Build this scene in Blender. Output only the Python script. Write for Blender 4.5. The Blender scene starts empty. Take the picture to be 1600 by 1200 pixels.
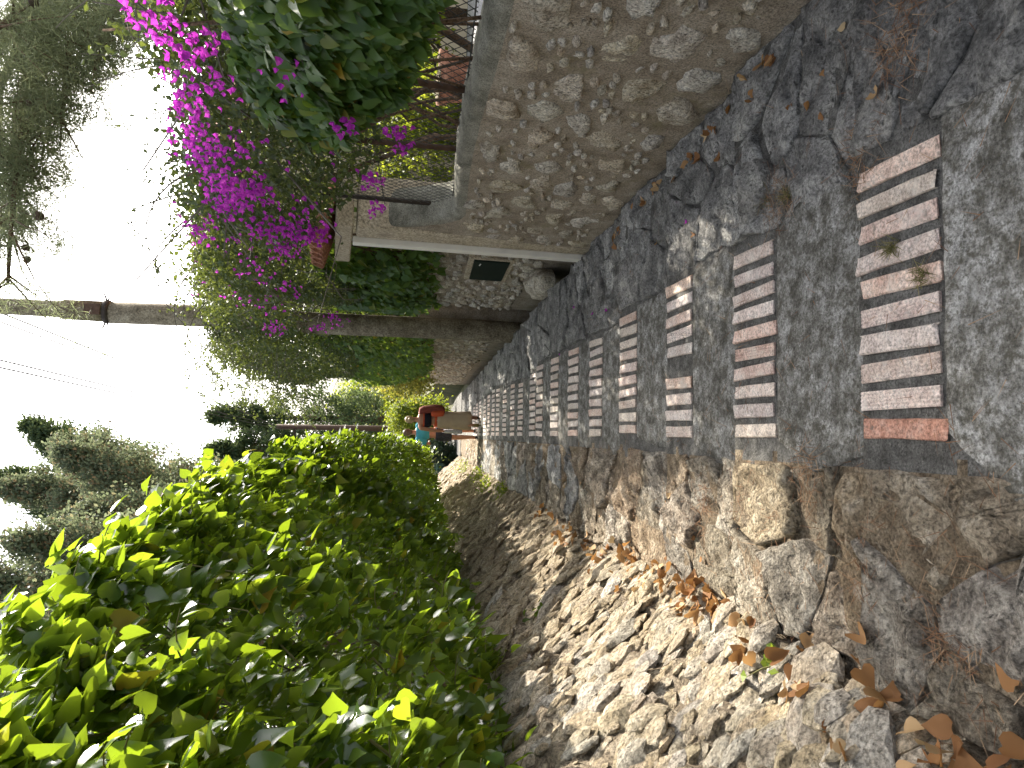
import bpy, bmesh, math, random
import numpy as np
from mathutils import Vector, Matrix, noise
R = math.radians
random.seed(7); RNG = np.random.default_rng(7)
scene = bpy.context.scene
COL = scene.collection

# ------------------------------------------------------------------ camera
SL = 0.12278                      # fall of the stepped path per metre
cam = bpy.data.cameras.new("camera"); cam_o = bpy.data.objects.new("camera", cam); COL.objects.link(cam_o)
YAW, PITCH, ROLL, CAM_H = R(4.2146), R(13.5729), R(2.0), 1.17
fw = Vector((math.sin(YAW)*math.cos(PITCH), math.cos(YAW)*math.cos(PITCH), -math.sin(PITCH)))
rt = Vector((math.cos(YAW), -math.sin(YAW), 0)); up = rt.cross(fw)
rt2 = math.cos(ROLL)*rt + math.sin(ROLL)*up; up2 = -math.sin(ROLL)*rt + math.cos(ROLL)*up
# the phone was held on its side: picture up = world right, picture left = world up
cx, cy, cz = -up2, rt2, -fw
cam_o.matrix_world = Matrix(((cx.x, cy.x, cz.x, 0), (cx.y, cy.y, cz.y, 0), (cx.z, cy.z, cz.z, CAM_H), (0, 0, 0, 1)))
cam.sensor_fit = 'HORIZONTAL'; cam.sensor_width = 36.0; cam.lens = 36.0*1150/1600
cam.clip_start = 0.05; cam.clip_end = 6000
scene.camera = cam_o

# ------------------------------------------------------------------ light
SUN_AZ, SUN_EL = R(25), R(37)
world = bpy.data.worlds.new("World"); scene.world = world; world.use_nodes = True
wn = world.node_tree; wn.nodes.clear()
sky = wn.nodes.new('ShaderNodeTexSky'); sky.sky_type = 'NISHITA'; sky.sun_disc = False
sky.sun_elevation = SUN_EL; sky.sun_rotation = SUN_AZ; sky.air_density = 1.0; sky.dust_density = 4.0; sky.ozone_density = 1.0
bg = wn.nodes.new('ShaderNodeBackground'); bg.inputs[1].default_value = 0.15
wo = wn.nodes.new('ShaderNodeOutputWorld')
hz = wn.nodes.new('ShaderNodeHueSaturation'); hz.inputs['Saturation'].default_value = 0.32   # milky summer haze
wn.links.new(sky.outputs[0], hz.inputs['Color']); wn.links.new(hz.outputs[0], bg.inputs[0]); wn.links.new(bg.outputs[0], wo.inputs[0])
sun = bpy.data.lights.new("sun", 'SUN'); sun.energy = 4.3; sun.angle = R(0.53); sun.color = (1.0, 0.92, 0.78)
sun_o = bpy.data.objects.new("sun", sun); COL.objects.link(sun_o)
sd = Vector((math.sin(SUN_AZ)*math.cos(SUN_EL), math.cos(SUN_AZ)*math.cos(SUN_EL), math.sin(SUN_EL)))
sun_o.rotation_euler = sd.to_track_quat('Z', 'Y').to_euler(); sun_o.location = (6, 12, 12)
scene.view_settings.view_transform = 'Standard'; scene.view_settings.look = 'None'
scene.view_settings.exposure = 1.65; scene.view_settings.gamma = 1.0; scene.view_settings.use_curve_mapping = False
scene.cycles.use_denoising = True
scene.cycles.max_bounces = 8; scene.cycles.transmission_bounces = 6; scene.cycles.transparent_max_bounces = 6
scene.cycles.sample_clamp_indirect = 8

# ------------------------------------------------------------------ materials
def new_mat(name):
    m = bpy.data.materials.new(name); m.use_nodes = True; nt = m.node_tree; nt.nodes.clear()
    out = nt.nodes.new('ShaderNodeOutputMaterial'); return m, nt, out
def N(nt, t, **kw):
    n = nt.nodes.new(t)
    for k, v in kw.items(): setattr(n, k, v)
    return n
def ramp(nt, fac, stops):
    r = N(nt, 'ShaderNodeValToRGB'); e = r.color_ramp.elements
    while len(e) < len(stops): e.new(0.5)
    for i, (p, c) in enumerate(stops): e[i].position = p; e[i].color = (*c, 1)
    nt.links.new(fac, r.inputs[0]); return r.outputs[0]
def noise_tex(nt, vec, scale, detail=4, rough=0.55, dist=0.0):
    n = N(nt, 'ShaderNodeTexNoise'); n.inputs['Scale'].default_value = scale; n.inputs['Detail'].default_value = detail
    n.inputs['Roughness'].default_value = rough; n.inputs['Distortion'].default_value = dist
    nt.links.new(vec, n.inputs['Vector']); return n.outputs['Fac']
def mixc(nt, fac, a, b, mode='MIX'):
    m = N(nt, 'ShaderNodeMix', data_type='RGBA', blend_type=mode)
    for sock, val in ((0, fac), (6, a), (7, b)):
        if hasattr(val, 'is_linked'): nt.links.new(val, m.inputs[sock])
        else: m.inputs[sock].default_value = val if isinstance(val, (int, float)) else (*val, 1)
    return m.outputs[2]
def math_n(nt, op, a, b=None, c=None):
    m = N(nt, 'ShaderNodeMath', operation=op)
    for i, v in enumerate((a, b, c)):
        if v is None: continue
        if hasattr(v, 'is_linked'): nt.links.new(v, m.inputs[i])
        else: m.inputs[i].default_value = v
    return m.outputs[0]
def coords(nt, local=False):
    if local:
        tc = N(nt, 'ShaderNodeTexCoord'); oi = N(nt, 'ShaderNodeObjectInfo')
        a = N(nt, 'ShaderNodeVectorMath', operation='MULTIPLY_ADD'); nt.links.new(oi.outputs['Random'], a.inputs[0])
        a.inputs[1].default_value = (37, 53, 71); nt.links.new(tc.outputs['Object'], a.inputs[2]); return a.outputs[0]
    g = N(nt, 'ShaderNodeNewGeometry'); return g.outputs['Position']
def rock_mat(name, stops, scale=6, speck=None, speck_scale=60, lichen=None, rough=0.9, bump=0.5, bscale=30, bdist=0.012, vary=0.35, local=False, hue=0.0, fine=0.35, pits=0.0, spec=0.25):
    m, nt, out = new_mat(name); v = coords(nt, local)
    n1 = noise_tex(nt, v, scale, 12, 0.72, 0.15); c = ramp(nt, n1, stops)
    n2 = noise_tex(nt, v, speck_scale, 6, 0.75)
    dk = ramp(nt, n2, [(0.38, (0.2,)*3), (0.49, (.95,)*3), (0.62, (1.6,)*3)])
    c = mixc(nt, min(1, fine*2), c, dk, 'MULTIPLY')
    if speck:
        n3 = noise_tex(nt, v, speck[0], 10, 0.75, 0.2); f = ramp(nt, n3, [(speck[1]-.04, (0,)*3), (speck[1]+.05, (.9,)*3)]); c = mixc(nt, f, c, speck[2])
    if lichen:
        n4 = noise_tex(nt, v, lichen[0], 12, 0.78); f = ramp(nt, n4, [(lichen[1]-.06, (0,)*3), (lichen[1]+.08, (.8,)*3)]); c = mixc(nt, f, c, lichen[2])
    b1 = noise_tex(nt, v, bscale, 10, 0.72); b2 = noise_tex(nt, v, bscale*.22, 4, 0.65, .3)
    hsum = math_n(nt, 'ADD', b1, math_n(nt, 'MULTIPLY', b2, 1.5))
    if pits:
        vo = N(nt, 'ShaderNodeTexVoronoi'); vo.inputs['Scale'].default_value = bscale*2.2
        wv = N(nt, 'ShaderNodeVectorMath', operation='MULTIPLY_ADD'); nt.links.new(b1, wv.inputs[0]); wv.inputs[1].default_value = (.05, .05, .05); nt.links.new(v, wv.inputs[2]); nt.links.new(wv.outputs[0], vo.inputs['Vector'])
        gate = ramp(nt, noise_tex(nt, v, bscale*.4, 4, .7), [(.45, (0,)*3), (.58, (1,)*3)])
        hole = math_n(nt, 'MULTIPLY', math_n(nt, 'SUBTRACT', 1.0, math_n(nt, 'MINIMUM', math_n(nt, 'MULTIPLY', vo.outputs['Distance'], 2.6), 1.0)), gate)
        hsum = math_n(nt, 'SUBTRACT', hsum, math_n(nt, 'MULTIPLY', hole, pits*1.6))
    oi = N(nt, 'ShaderNodeObjectInfo')
    k = math_n(nt, 'MULTIPLY_ADD', oi.outputs['Random'], 2*vary, 1-vary)
    vm = N(nt, 'ShaderNodeHueSaturation'); nt.links.new(c, vm.inputs['Color']); nt.links.new(k, vm.inputs['Value'])
    if hue:
        h = math_n(nt, 'MULTIPLY_ADD', math_n(nt, 'FRACT', math_n(nt, 'MULTIPLY', oi.outputs['Random'], 13.7)), hue, 0.5-hue/2); nt.links.new(h, vm.inputs['Hue'])
        s = math_n(nt, 'MULTIPLY_ADD', math_n(nt, 'FRACT', math_n(nt, 'MULTIPLY', oi.outputs['Random'], 7.3)), .7, .6); nt.links.new(s, vm.inputs['Saturation'])
    p = N(nt, 'ShaderNodeBsdfPrincipled'); nt.links.new(vm.outputs[0], p.inputs['Base Color']); p.inputs['Roughness'].default_value = rough
    p.inputs['Specular IOR Level'].default_value = spec
    bp = N(nt, 'ShaderNodeBump'); bp.inputs['Strength'].default_value = bump; bp.inputs['Distance'].default_value = bdist
    nt.links.new(hsum, bp.inputs['Height']); nt.links.new(bp.outputs[0], p.inputs['Normal']); nt.links.new(p.outputs[0], out.inputs[0])
    return m
def plain(name, col, rough=0.7, var=0.15, scale=8, bump=0.15, local=True, metal=0.0, spec=0.3):
    m, nt, out = new_mat(name); v = coords(nt, local)
    n1 = noise_tex(nt, v, scale, 6, 0.6)
    lo = tuple(x*(1-var) for x in col); hi = tuple(min(1, x*(1+var)) for x in col)
    c = ramp(nt, n1, [(0.3, lo), (0.7, hi)])
    p = N(nt, 'ShaderNodeBsdfPrincipled'); nt.links.new(c, p.inputs['Base Color']); p.inputs['Roughness'].default_value = rough
    p.inputs['Metallic'].default_value = metal; p.inputs['Specular IOR Level'].default_value = spec
    if bump:
        bp = N(nt, 'ShaderNodeBump'); bp.inputs['Strength'].default_value = bump; bp.inputs['Distance'].default_value = 0.01
        nt.links.new(noise_tex(nt, v, scale*5, 5, .6), bp.inputs['Height']); nt.links.new(bp.outputs[0], p.inputs['Normal'])
    nt.links.new(p.outputs[0], out.inputs[0]); return m
def leaf_mat(name, stops, trans, tfac=0.5, rough=0.35, spec=0.5, patch=0.0):
    m, nt, out = new_mat(name)
    g = N(nt, 'ShaderNodeNewGeometry'); oi = N(nt, 'ShaderNodeObjectInfo')
    r = math_n(nt, 'FRACT', math_n(nt, 'ADD', g.outputs['Random Per Island'], oi.outputs['Random']))
    c = ramp(nt, r, stops)
    t = mixc(nt, 0.55, c, trans, 'MIX')
    r2 = math_n(nt, 'FRACT', math_n(nt, 'MULTIPLY', r, 17.3))
    tv = N(nt, 'ShaderNodeHueSaturation'); nt.links.new(t, tv.inputs['Color']); nt.links.new(math_n(nt, 'MULTIPLY_ADD', r2, .7, .65), tv.inputs['Value'])
    p = N(nt, 'ShaderNodeBsdfPrincipled'); nt.links.new(c, p.inputs['Base Color']); p.inputs['Roughness'].default_value = rough; p.inputs['Specular IOR Level'].default_value = spec
    tr = N(nt, 'ShaderNodeBsdfTranslucent'); nt.links.new(tv.outputs[0], tr.inputs['Color'])
    mx = N(nt, 'ShaderNodeMixShader'); mx.inputs[0].default_value = tfac
    nt.links.new(p.outputs[0], mx.inputs[1]); nt.links.new(tr.outputs[0], mx.inputs[2]); nt.links.new(mx.outputs[0], out.inputs[0])
    return m

M = {}
M['stone'] = rock_mat('paving_limestone', [(.36, (.105, .103, .1)), (.46, (.21, .205, .197)), (.54, (.32, .312, .298)), (.66, (.5, .49, .46))], 8, lichen=(16, .62, (.52, .5, .46)), speck=(34, .6, (.07, .07, .07)), speck_scale=95, bump=1.0, bscale=26, bdist=.035, vary=.25, hue=.02, pits=.6, rough=.75, spec=.4)
M['stone_warm'] = rock_mat('warm_limestone', [(.36, (.13, .1, .07)), (.46, (.26, .21, .155)), (.55, (.38, .32, .245)), (.68, (.54, .48, .4))], 9, speck=(30, .6, (.08, .065, .05)), speck_scale=80, bump=1.0, bscale=24, bdist=.045, vary=.22, hue=.02, pits=1.0)
M['cement'] = rock_mat('old_cement', [(.38, (.07, .066, .056)), (.47, (.15, .144, .13)), (.54, (.235, .23, .218)), (.65, (.39, .385, .375))], 14, speck=(46, .55, (.075, .07, .055)), speck_scale=120, lichen=(5, .63, (.44, .44, .43)), bump=.7, bscale=50, bdist=.012, vary=.1, pits=.3)
M['joint'] = rock_mat('joint_mortar', [(.36, (.06, .057, .052)), (.5, (.12, .116, .108)), (.66, (.2, .195, .185))], 14, speck_scale=150, speck=(110, .64, (.4, .38, .35)), bump=1.0, bscale=60, bdist=.018, vary=.05)
M['joint_warm'] = rock_mat('joint_earth', [(.36, (.11, .08, .052)), (.5, (.22, .17, .115)), (.66, (.36, .3, .22))], 12, speck_scale=110, speck=(24, .6, (.07, .05, .035)), bump=1.0, bscale=45, bdist=.03, vary=.05, pits=.5)
M['brick'] = rock_mat('worn_brick', [(.36, (.43, .3, .25)), (.5, (.55, .42, .36)), (.64, (.65, .55, .49))], 14, speck=(26, .6, (.2, .165, .14)), speck_scale=120, lichen=(9, .58, (.64, .58, .53)), bump=.6, bscale=70, bdist=.007, vary=.14, hue=.015, rough=.6, spec=.5)
M['brick_red'] = rock_mat('red_brick', [(.36, (.25, .115, .08)), (.5, (.38, .2, .145)), (.64, (.45, .29, .23))], 14, speck_scale=110, speck=(26, .62, (.16, .12, .1)), bump=.5, bscale=70, bdist=.006, vary=.05)
M['brick_buff'] = rock_mat('buff_brick', [(.36, (.36, .29, .24)), (.5, (.5, .42, .355)), (.64, (.6, .52, .45))], 14, speck_scale=120, speck=(26, .6, (.17, .145, .12)), lichen=(9, .6, (.62, .58, .52)), bump=.6, bscale=70, bdist=.007, vary=.12, rough=.6, spec=.5)
M['wall_mortar'] = rock_mat('wall_mortar', [(.36, (.2, .162, .12)), (.5, (.31, .262, .205)), (.66, (.4, .35, .285))], 6, speck_scale=130, speck=(2.6, .6, (.22, .19, .115)), bump=.8, bscale=45, bdist=.016, vary=.05)
M['wall_cap'] = rock_mat('wall_cap_cement', [(.36, (.13, .125, .1)), (.5, (.23, .22, .18)), (.66, (.33, .32, .27))], 7, speck_scale=140, bump=.8, bscale=70, bdist=.014, vary=.05)
M['wall_stone'] = rock_mat('wall_limestone', [(.36, (.33, .275, .21)), (.47, (.52, .46, .37)), (.57, (.66, .605, .51)), (.7, (.77, .73, .65))], 13, speck=(28, .62, (.26, .19, .12)), speck_scale=85, bump=1.0, bscale=30, bdist=.03, vary=.15, hue=.02, pits=.6)
M['rubble'] = rock_mat('rubble_limestone', [(.34, (.29, .235, .165)), (.5, (.44, .375, .285)), (.66, (.58, .52, .43))], 11, speck=(26, .64, (.2, .15, .1)), bump=1.0, bscale=28, bdist=.03, vary=.2, hue=.02, pits=.4)
M['soil'] = rock_mat('dry_soil', [(.3, (.12, .09, .06)), (.5, (.25, .2, .145)), (.7, (.4, .34, .26))], 9, speck_scale=80, bump=1.0, bscale=40, bdist=.03, vary=.0)
M['bank'] = rock_mat('bank_soil', [(.34, (.2, .155, .105)), (.5, (.35, .285, .21)), (.66, (.5, .435, .34))], 10, speck_scale=80, bump=1.0, bscale=34, bdist=.05, vary=.0, pits=.8)
M['ground'] = rock_mat('ground_cover', [(.35, (.05, .06, .025)), (.55, (.1, .1, .05)), (.7, (.2, .17, .1))], .8, speck_scale=20, bump=.4, bscale=6, vary=0)
M['terrace'] = rock_mat('terrace_paving', [(.3, (.2, .2, .215)), (.7, (.32, .32, .34))], 4, bump=.2, vary=0)
M['plaster'] = rock_mat('beige_plaster', [(.3, (.3, .25, .18)), (.5, (.42, .36, .27)), (.7, (.5, .44, .35))], 6, speck=(3, .62, (.25, .2, .15)), bump=.3, bscale=40, bdist=.006, vary=0)
M['white_paint'] = plain('white_paint', (.74, .72, .66), .45, .08)
M['dark_green'] = plain('dark_green_paint', (.006, .016, .012), .75, .2, 4, .05, spec=.12)
M['terracotta'] = rock_mat('terracotta', [(.3, (.24, .1, .06)), (.5, (.36, .17, .11)), (.7, (.45, .25, .17))], 10, bump=.3, bscale=50, vary=.15, bdist=.006)
M['pole'] = rock_mat('weathered_pole', [(.36, (.11, .09, .06)), (.5, (.2, .17, .12)), (.66, (.3, .27, .2))], 5, speck_scale=50, bump=.5, bscale=20, vary=0, bdist=.008)
M['metal_dark'] = plain('dark_iron', (.035, .027, .022), .7, .3, 20)
M['rust'] = plain('rusty_iron', (.09, .055, .04), .8, .35, 25)
M['wire'] = plain('fence_wire', (.05, .05, .05), .5, .2, 20, 0)
M['cable'] = plain('cable', (.03, .03, .05), .6, .1, 20, 0)
M['bark'] = rock_mat('bark', [(.3, (.055, .035, .022)), (.5, (.13, .085, .055)), (.7, (.23, .16, .11))], 14, bump=1, bscale=30, vary=.2, bdist=.01)
M['twig'] = plain('green_twig', (.16, .15, .06), .7, .3, 20)
M['grey_twig'] = plain('grey_twig', (.13, .11, .09), .8, .3, 20)
M['ivy'] = leaf_mat('ivy_leaf', [(0, (.024, .056, .016)), (.35, (.04, .088, .02)), (.7, (.065, .125, .026)), (.95, (.12, .19, .035)), (.988, (.3, .24, .03)), (1, (.3, .16, .03))], (.46, .62, .015), .46, .24, .75)
M['ivy_dark'] = leaf_mat('ivy_leaf_dark', [(0, (.032, .078, .02)), (.5, (.058, .13, .03)), (.9, (.1, .18, .04)), (.985, (.2, .22, .05)), (1, (.38, .24, .03))], (.34, .46, .03), .4, .42, .35)
M['boug'] = leaf_mat('bougainvillea_leaf', [(0, (.032, .05, .026)), (.5, (.052, .08, .036)), (.9, (.085, .115, .045)), (1, (.17, .18, .05))], (.34, .4, .05), .26, .5, .3)
M['bract'] = leaf_mat('bougainvillea_bract', [(0, (.24, .02, .3)), (.5, (.37, .035, .41)), (.85, (.5, .07, .48)), (1, (.58, .14, .54))], (.8, .08, .7), .45, .6, .15)
M['weed'] = leaf_mat('weed_leaf', [(0, (.12, .2, .03)), (.6, (.2, .28, .04)), (1, (.32, .34, .06))], (.55, .65, .04), .45, .5, .3)
M['shrub'] = leaf_mat('garden_shrub_leaf', [(0, (.06, .12, .02)), (.6, (.13, .2, .03)), (1, (.26, .27, .05))], (.5, .55, .03), .5, .5, .3)
M['golden'] = leaf_mat('golden_shrub_leaf', [(0, (.06, .1, .025)), (.5, (.12, .16, .035)), (.85, (.2, .2, .045)), (1, (.34, .26, .06))], (.5, .46, .06), .45, .5, .3)
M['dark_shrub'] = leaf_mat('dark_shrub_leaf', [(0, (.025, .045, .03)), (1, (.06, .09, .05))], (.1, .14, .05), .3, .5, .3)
M['conifer'] = leaf_mat('conifer_spray', [(0, (.075, .105, .07)), (.5, (.125, .16, .105)), (.8, (.18, .205, .135)), (.92, (.25, .18, .115)), (1, (.32, .18, .1))], (.25, .28, .14), .38, .7, .15)
M['cypress'] = leaf_mat('cypress_spray', [(0, (.035, .065, .04)), (.6, (.06, .1, .055)), (1, (.13, .16, .07))], (.2, .25, .08), .34, .7, .15)
M['pine'] = leaf_mat('pine_needle', [(0, (.1, .125, .075)), (.6, (.155, .18, .11)), (1, (.24, .245, .15))], (.32, .36, .17), .42, .6, .2)
M['cone'] = plain('pine_cone', (.07, .05, .035), .8, .3, 40)
M['dry_leaf'] = leaf_mat('dry_leaf', [(0, (.17, .075, .03)), (.4, (.3, .15, .06)), (.75, (.44, .27, .13)), (1, (.58, .45, .27))], (.55, .3, .1), .25, .7, .2)
M['litter'] = leaf_mat('pine_litter', [(0, (.12, .06, .035)), (.6, (.24, .135, .075)), (1, (.4, .28, .18))], (.3, .15, .06), .1, .8, .1)
M['grass'] = leaf_mat('dry_grass', [(0, (.1, .11, .04)), (.6, (.2, .19, .09)), (1, (.34, .29, .17))], (.35, .32, .12), .3, .7, .15)
M['skin'] = plain('skin', (.5, .25, .16), .5, .05, 20, 0)
M['hair_fair'] = plain('fair_hair', (.34, .24, .13), .5, .3, 60, .2)
M['hair_brown'] = plain('brown_hair', (.12, .075, .045), .5, .3, 60, .2)
M['cloth_black'] = plain('black_cloth', (.012, .013, .02), .8, .2)
M['cloth_coral'] = plain('coral_cloth', (.56, .1, .04), .8, .15)
M['cloth_rust'] = plain('rust_cloth', (.2, .05, .035), .85, .3, 25)
M['cloth_beige'] = plain('beige_cloth', (.46, .36, .26), .85, .08)
M['cloth_turq'] = plain('turquoise_cloth', (.06, .36, .47), .85, .1)
M['cloth_white'] = plain('striped_cloth', (.6, .6, .66), .85, .4, 30)
M['cloth_pattern'] = plain('dark_patterned_cloth', (.035, .04, .055), .85, .7, 40)
M['sole'] = plain('olive_sole', (.25, .2, .07), .7, .2)
M['teal'] = plain('teal_fence_paint', (.05, .13, .12), .5, .2)
M['house'] = plain('cream_house_wall', (.62, .52, .38), .85, .1, 2)

# ------------------------------------------------------------------ object helpers
def tag(o, label=None, cat=None, group=None, kind=None):
    if label: o['label'] = label
    if cat: o['category'] = cat
    if group: o['group'] = group
    if kind: o['kind'] = kind
    return o
def thing(name, label, cat, loc=(0, 0, 0), rotz=0, group=None):
    o = bpy.data.objects.new(name, None); COL.objects.link(o); o.location = loc; o.rotation_euler = (0, 0, rotz)
    o.empty_display_size = .1
    return tag(o, label, cat, group)
def link(name, me, parent=None):
    o = bpy.data.objects.new(name, me); COL.objects.link(o)
    if parent: o.parent = parent
    return o
def np_mesh(name, V, F, mat, smooth=False):
    V = np.asarray(V, np.float32); F = np.asarray(F, np.int32); k = F.shape[1]
    me = bpy.data.meshes.new(name); me.vertices.add(len(V)); me.vertices.foreach_set('co', V.ravel())
    me.loops.add(F.size); me.loops.foreach_set('vertex_index', F.ravel())
    me.polygons.add(len(F)); me.polygons.foreach_set('loop_start', np.arange(0, F.size, k, dtype=np.int32))
    me.polygons.foreach_set('use_smooth', np.full(len(F), smooth))
    me.update(calc_edges=True); me.validate(); me.materials.append(mat); return me
class MB:
    def __init__(s): s.v = []; s.f = []
    def add(s, vs, fs):
        b = len(s.v); s.v += [tuple(v) for v in vs]; s.f += [tuple(b+i for i in f) for f in fs]; return s
    def box(s, x0, x1, y0, y1, z0, z1, slope=0.0):
        vs = [(x, y, z - slope*y) for z in (z0, z1) for y in (y0, y1) for x in (x0, x1)]
        return s.add(vs, [(0, 2, 3, 1), (4, 5, 7, 6), (0, 1, 5, 4), (2, 6, 7, 3), (0, 4, 6, 2), (1, 3, 7, 5)])
    def tube(s, pts, rad, n=6, cap=True):
        pts = [Vector(p) for p in pts]; k = len(pts)
        if not hasattr(rad, '__len__'): rad = [rad]*k
        vs = []; fs = []; ref = None
        for i, p in enumerate(pts):
            d = (pts[min(i+1, k-1)] - pts[max(i-1, 0)]); d = d.normalized() if d.length > 1e-9 else Vector((0, 0, 1))
            if ref is None: ref = d.orthogonal().normalized()
            a = (ref - d*ref.dot(d)); a = a.normalized() if a.length > 1e-6 else d.orthogonal().normalized(); ref = a; b = d.cross(a)
            for j in range(n):
                t = 2*math.pi*j/n; vs.append(p + (a*math.cos(t) + b*math.sin(t))*rad[i])
        for i in range(k-1):
            for j in range(n): fs.append((i*n+j, i*n+(j+1) % n, (i+1)*n+(j+1) % n, (i+1)*n+j))
        if cap: fs.append(tuple(range(n-1, -1, -1))); fs.append(tuple((k-1)*n+j for j in range(n)))
        return s.add(vs, fs)
    def ball(s, c, r, n=8, m=6, rot=None):
        if not hasattr(r, '__len__'): r = (r, r, r)
        vs = [(0, 0, -1)]; fs = []
        for i in range(1, m):
            a = -math.pi/2 + math.pi*i/m
            for j in range(n): t = 2*math.pi*j/n; vs.append((math.cos(a)*math.cos(t), math.cos(a)*math.sin(t), math.sin(a)))
        vs.append((0, 0, 1)); L = len(vs)-1
        for j in range(n):
            fs.append((0, 1+(j+1) % n, 1+j)); fs.append((L, L-n+j, L-n+(j+1) % n))
            for i in range(m-2): fs.append((1+i*n+j, 1+i*n+(j+1) % n, 1+(i+1)*n+(j+1) % n, 1+(i+1)*n+j))
        out = []
        for v in vs:
            q = Vector((v[0]*r[0], v[1]*r[1], v[2]*r[2]))
            if rot is not None: q = rot @ q
            out.append(q + Vector(c))
        return s.add(out, fs)
    def mesh(s, name, mat, smooth=False):
        me = bpy.data.meshes.new(name); me.from_pydata(s.v, [], s.f); me.update(); me.materials.append(mat)
        if smooth: me.polygons.foreach_set('use_smooth', [True]*len(me.polygons))
        return me
    def build(s, name, mat, parent=None, smooth=False):
        return link(name, s.mesh(name, mat, smooth), parent)
def bevel(o, w=0.01, seg=2):
    b = o.modifiers.new('bevel', 'BEVEL'); b.width = w; b.segments = seg; b.limit_method = 'ANGLE'; return o
def nz(x, y, z=0.0, oct=3):
    return noise.fractal((x, y, z), 0.9, 2.0, oct)
def U(a, b): return random.uniform(a, b)
def pz(y): return -SL*y                      # nosing plane of the path

# leaf templates: x = width, y = towards the tip, z = leaf normal
def sym(mid, side):
    """a leaf blade from its midrib (y, z) and one edge (x, y, z): strips of triangles on both halves"""
    k = len(mid); V = [(0, y, z) for y, z in mid] + [(-x, y, z) for x, y, z in side] + [(x, y, z) for x, y, z in side]; F = []
    for o, flip in ((k, False), (2*k, True)):
        fs = []
        for i in range(k-1): fs += [(i, i+1, o+i+1), (i, o+i+1, o+i)]
        F += [f[::-1] if flip else f for f in fs]
    return np.array(V, float), np.array(F, int)
IVY = sym([(.03, 0), (.24, -.04), (.5, -.06), (.78, -.08), (1.08, -.2)], [(.2, -.12, .02), (.42, .02, .06), (.5, .27, .07), (.38, .57, .03), (.15, .86, -.08)])
IVY_B = sym([(.0, 0), (.25, .03), (.5, .03), (.78, .0), (1.05, -.1)], [(.2, -.1, -.02), (.4, .04, -.05), (.46, .28, -.06), (.36, .56, -.08), (.15, .84, -.08)])
IVY_C = sym([(.03, 0), (.22, -.03), (.46, -.06), (.74, -.14), (1.12, -.32)], [(.22, -.14, .05), (.46, -.02, .1), (.52, .22, .1), (.33, .5, .0), (.12, .82, -.15)])
SMALL = (np.array([(0, 0, 0), (-.3, .45, .06), (.3, .45, .06), (0, 1, -.08)], float), np.array([(0, 3, 1), (0, 2, 3)], int))
SPRAY = (np.array([(-.12, 0, 0), (.12, 0, 0), (.42, .55, .12), (-.38, .5, -.1), (.05, 1.0, .05)], float), np.array([(0, 1, 2), (0, 2, 3), (3, 2, 4)], int))
NEEDLE = (np.array([(-.5, 0, 0), (.5, 0, 0), (0, 1, 0)], float), np.array([(0, 1, 2)], int))
BRACT = (np.array([(0, 0, 0), (-.38, .4, .14), (0, .5, -.02), (.38, .4, .14), (0, 1, .1)], float), np.array([(0, 2, 1), (0, 3, 2), (1, 2, 4), (2, 3, 4)], int))

def unit(a): return a/np.maximum(np.linalg.norm(a, axis=1, keepdims=True), 1e-9)
def frames(Nrm, Tip):
    n = unit(Nrm); t = Tip - n*np.sum(Tip*n, axis=1, keepdims=True); t = unit(t); s = np.cross(t, n); return s, t, n
def cloud_arrays(tm, P, Nrm, Tip, size, wid=None):
    tv, tf = tm; s, t, n = frames(Nrm, Tip); size = np.asarray(size)[:, None]
    w = size if wid is None else np.asarray(wid)[:, None]
    V = P[:, None, :] + tv[None, :, 0:1]*(s*w)[:, None, :] + tv[None, :, 1:2]*(t*size)[:, None, :] + tv[None, :, 2:3]*(n*size)[:, None, :]
    F = tf[None, :, :] + (np.arange(len(P))*len(tv))[:, None, None]
    return V.reshape(-1, 3), F.reshape(-1, 3)
def cloud(name, parts, mat, parent=None, smooth=False, stuff=True):
    VV = []; FF = []; b = 0
    for V, F in parts: VV.append(V); FF.append(F+b); b += len(V)
    o = link(name, np_mesh(name, np.concatenate(VV), np.concatenate(FF), mat, smooth), parent)
    if stuff: o['kind'] = 'stuff'
    return o
def mat_from(side, tip, nrm, loc, sc):
    m = Matrix(((side[0], tip[0], nrm[0], 0), (side[1], tip[1], nrm[1], 0), (side[2], tip[2], nrm[2], 0), (0, 0, 0, 1)))
    return Matrix.Translation(Vector([float(q) for q in loc])) @ m @ Matrix.Scale(float(sc), 4)
def leaf_objects(name, tms, mat, P, Nrm, Tip, size, parent, smooth=True):
    """single leaves as parts that share mesh data"""
    mes = [np_mesh(name, tv, tf, mat, smooth) for tv, tf in tms]
    s, t, n = frames(Nrm, Tip)
    for i in range(len(P)):
        o = link(name, mes[i % len(mes)], parent); o.matrix_local = mat_from(s[i], t[i], n[i], P[i], size[i])
CAMP = np.array([0, 0, CAM_H]); FW = np.array(fw); RT = np.array(rt2); UPV = np.array(up2)
def view_size(P, size):
    d = P - CAMP; z = d @ FW; a = np.abs(d @ RT)/np.maximum(z, .05); b = np.abs(d @ UPV)/np.maximum(z, .05)
    ok = (z > .3) & (a < .52) & (b < .69); return np.where(ok, size/np.maximum(z, .1), 0)

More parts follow.
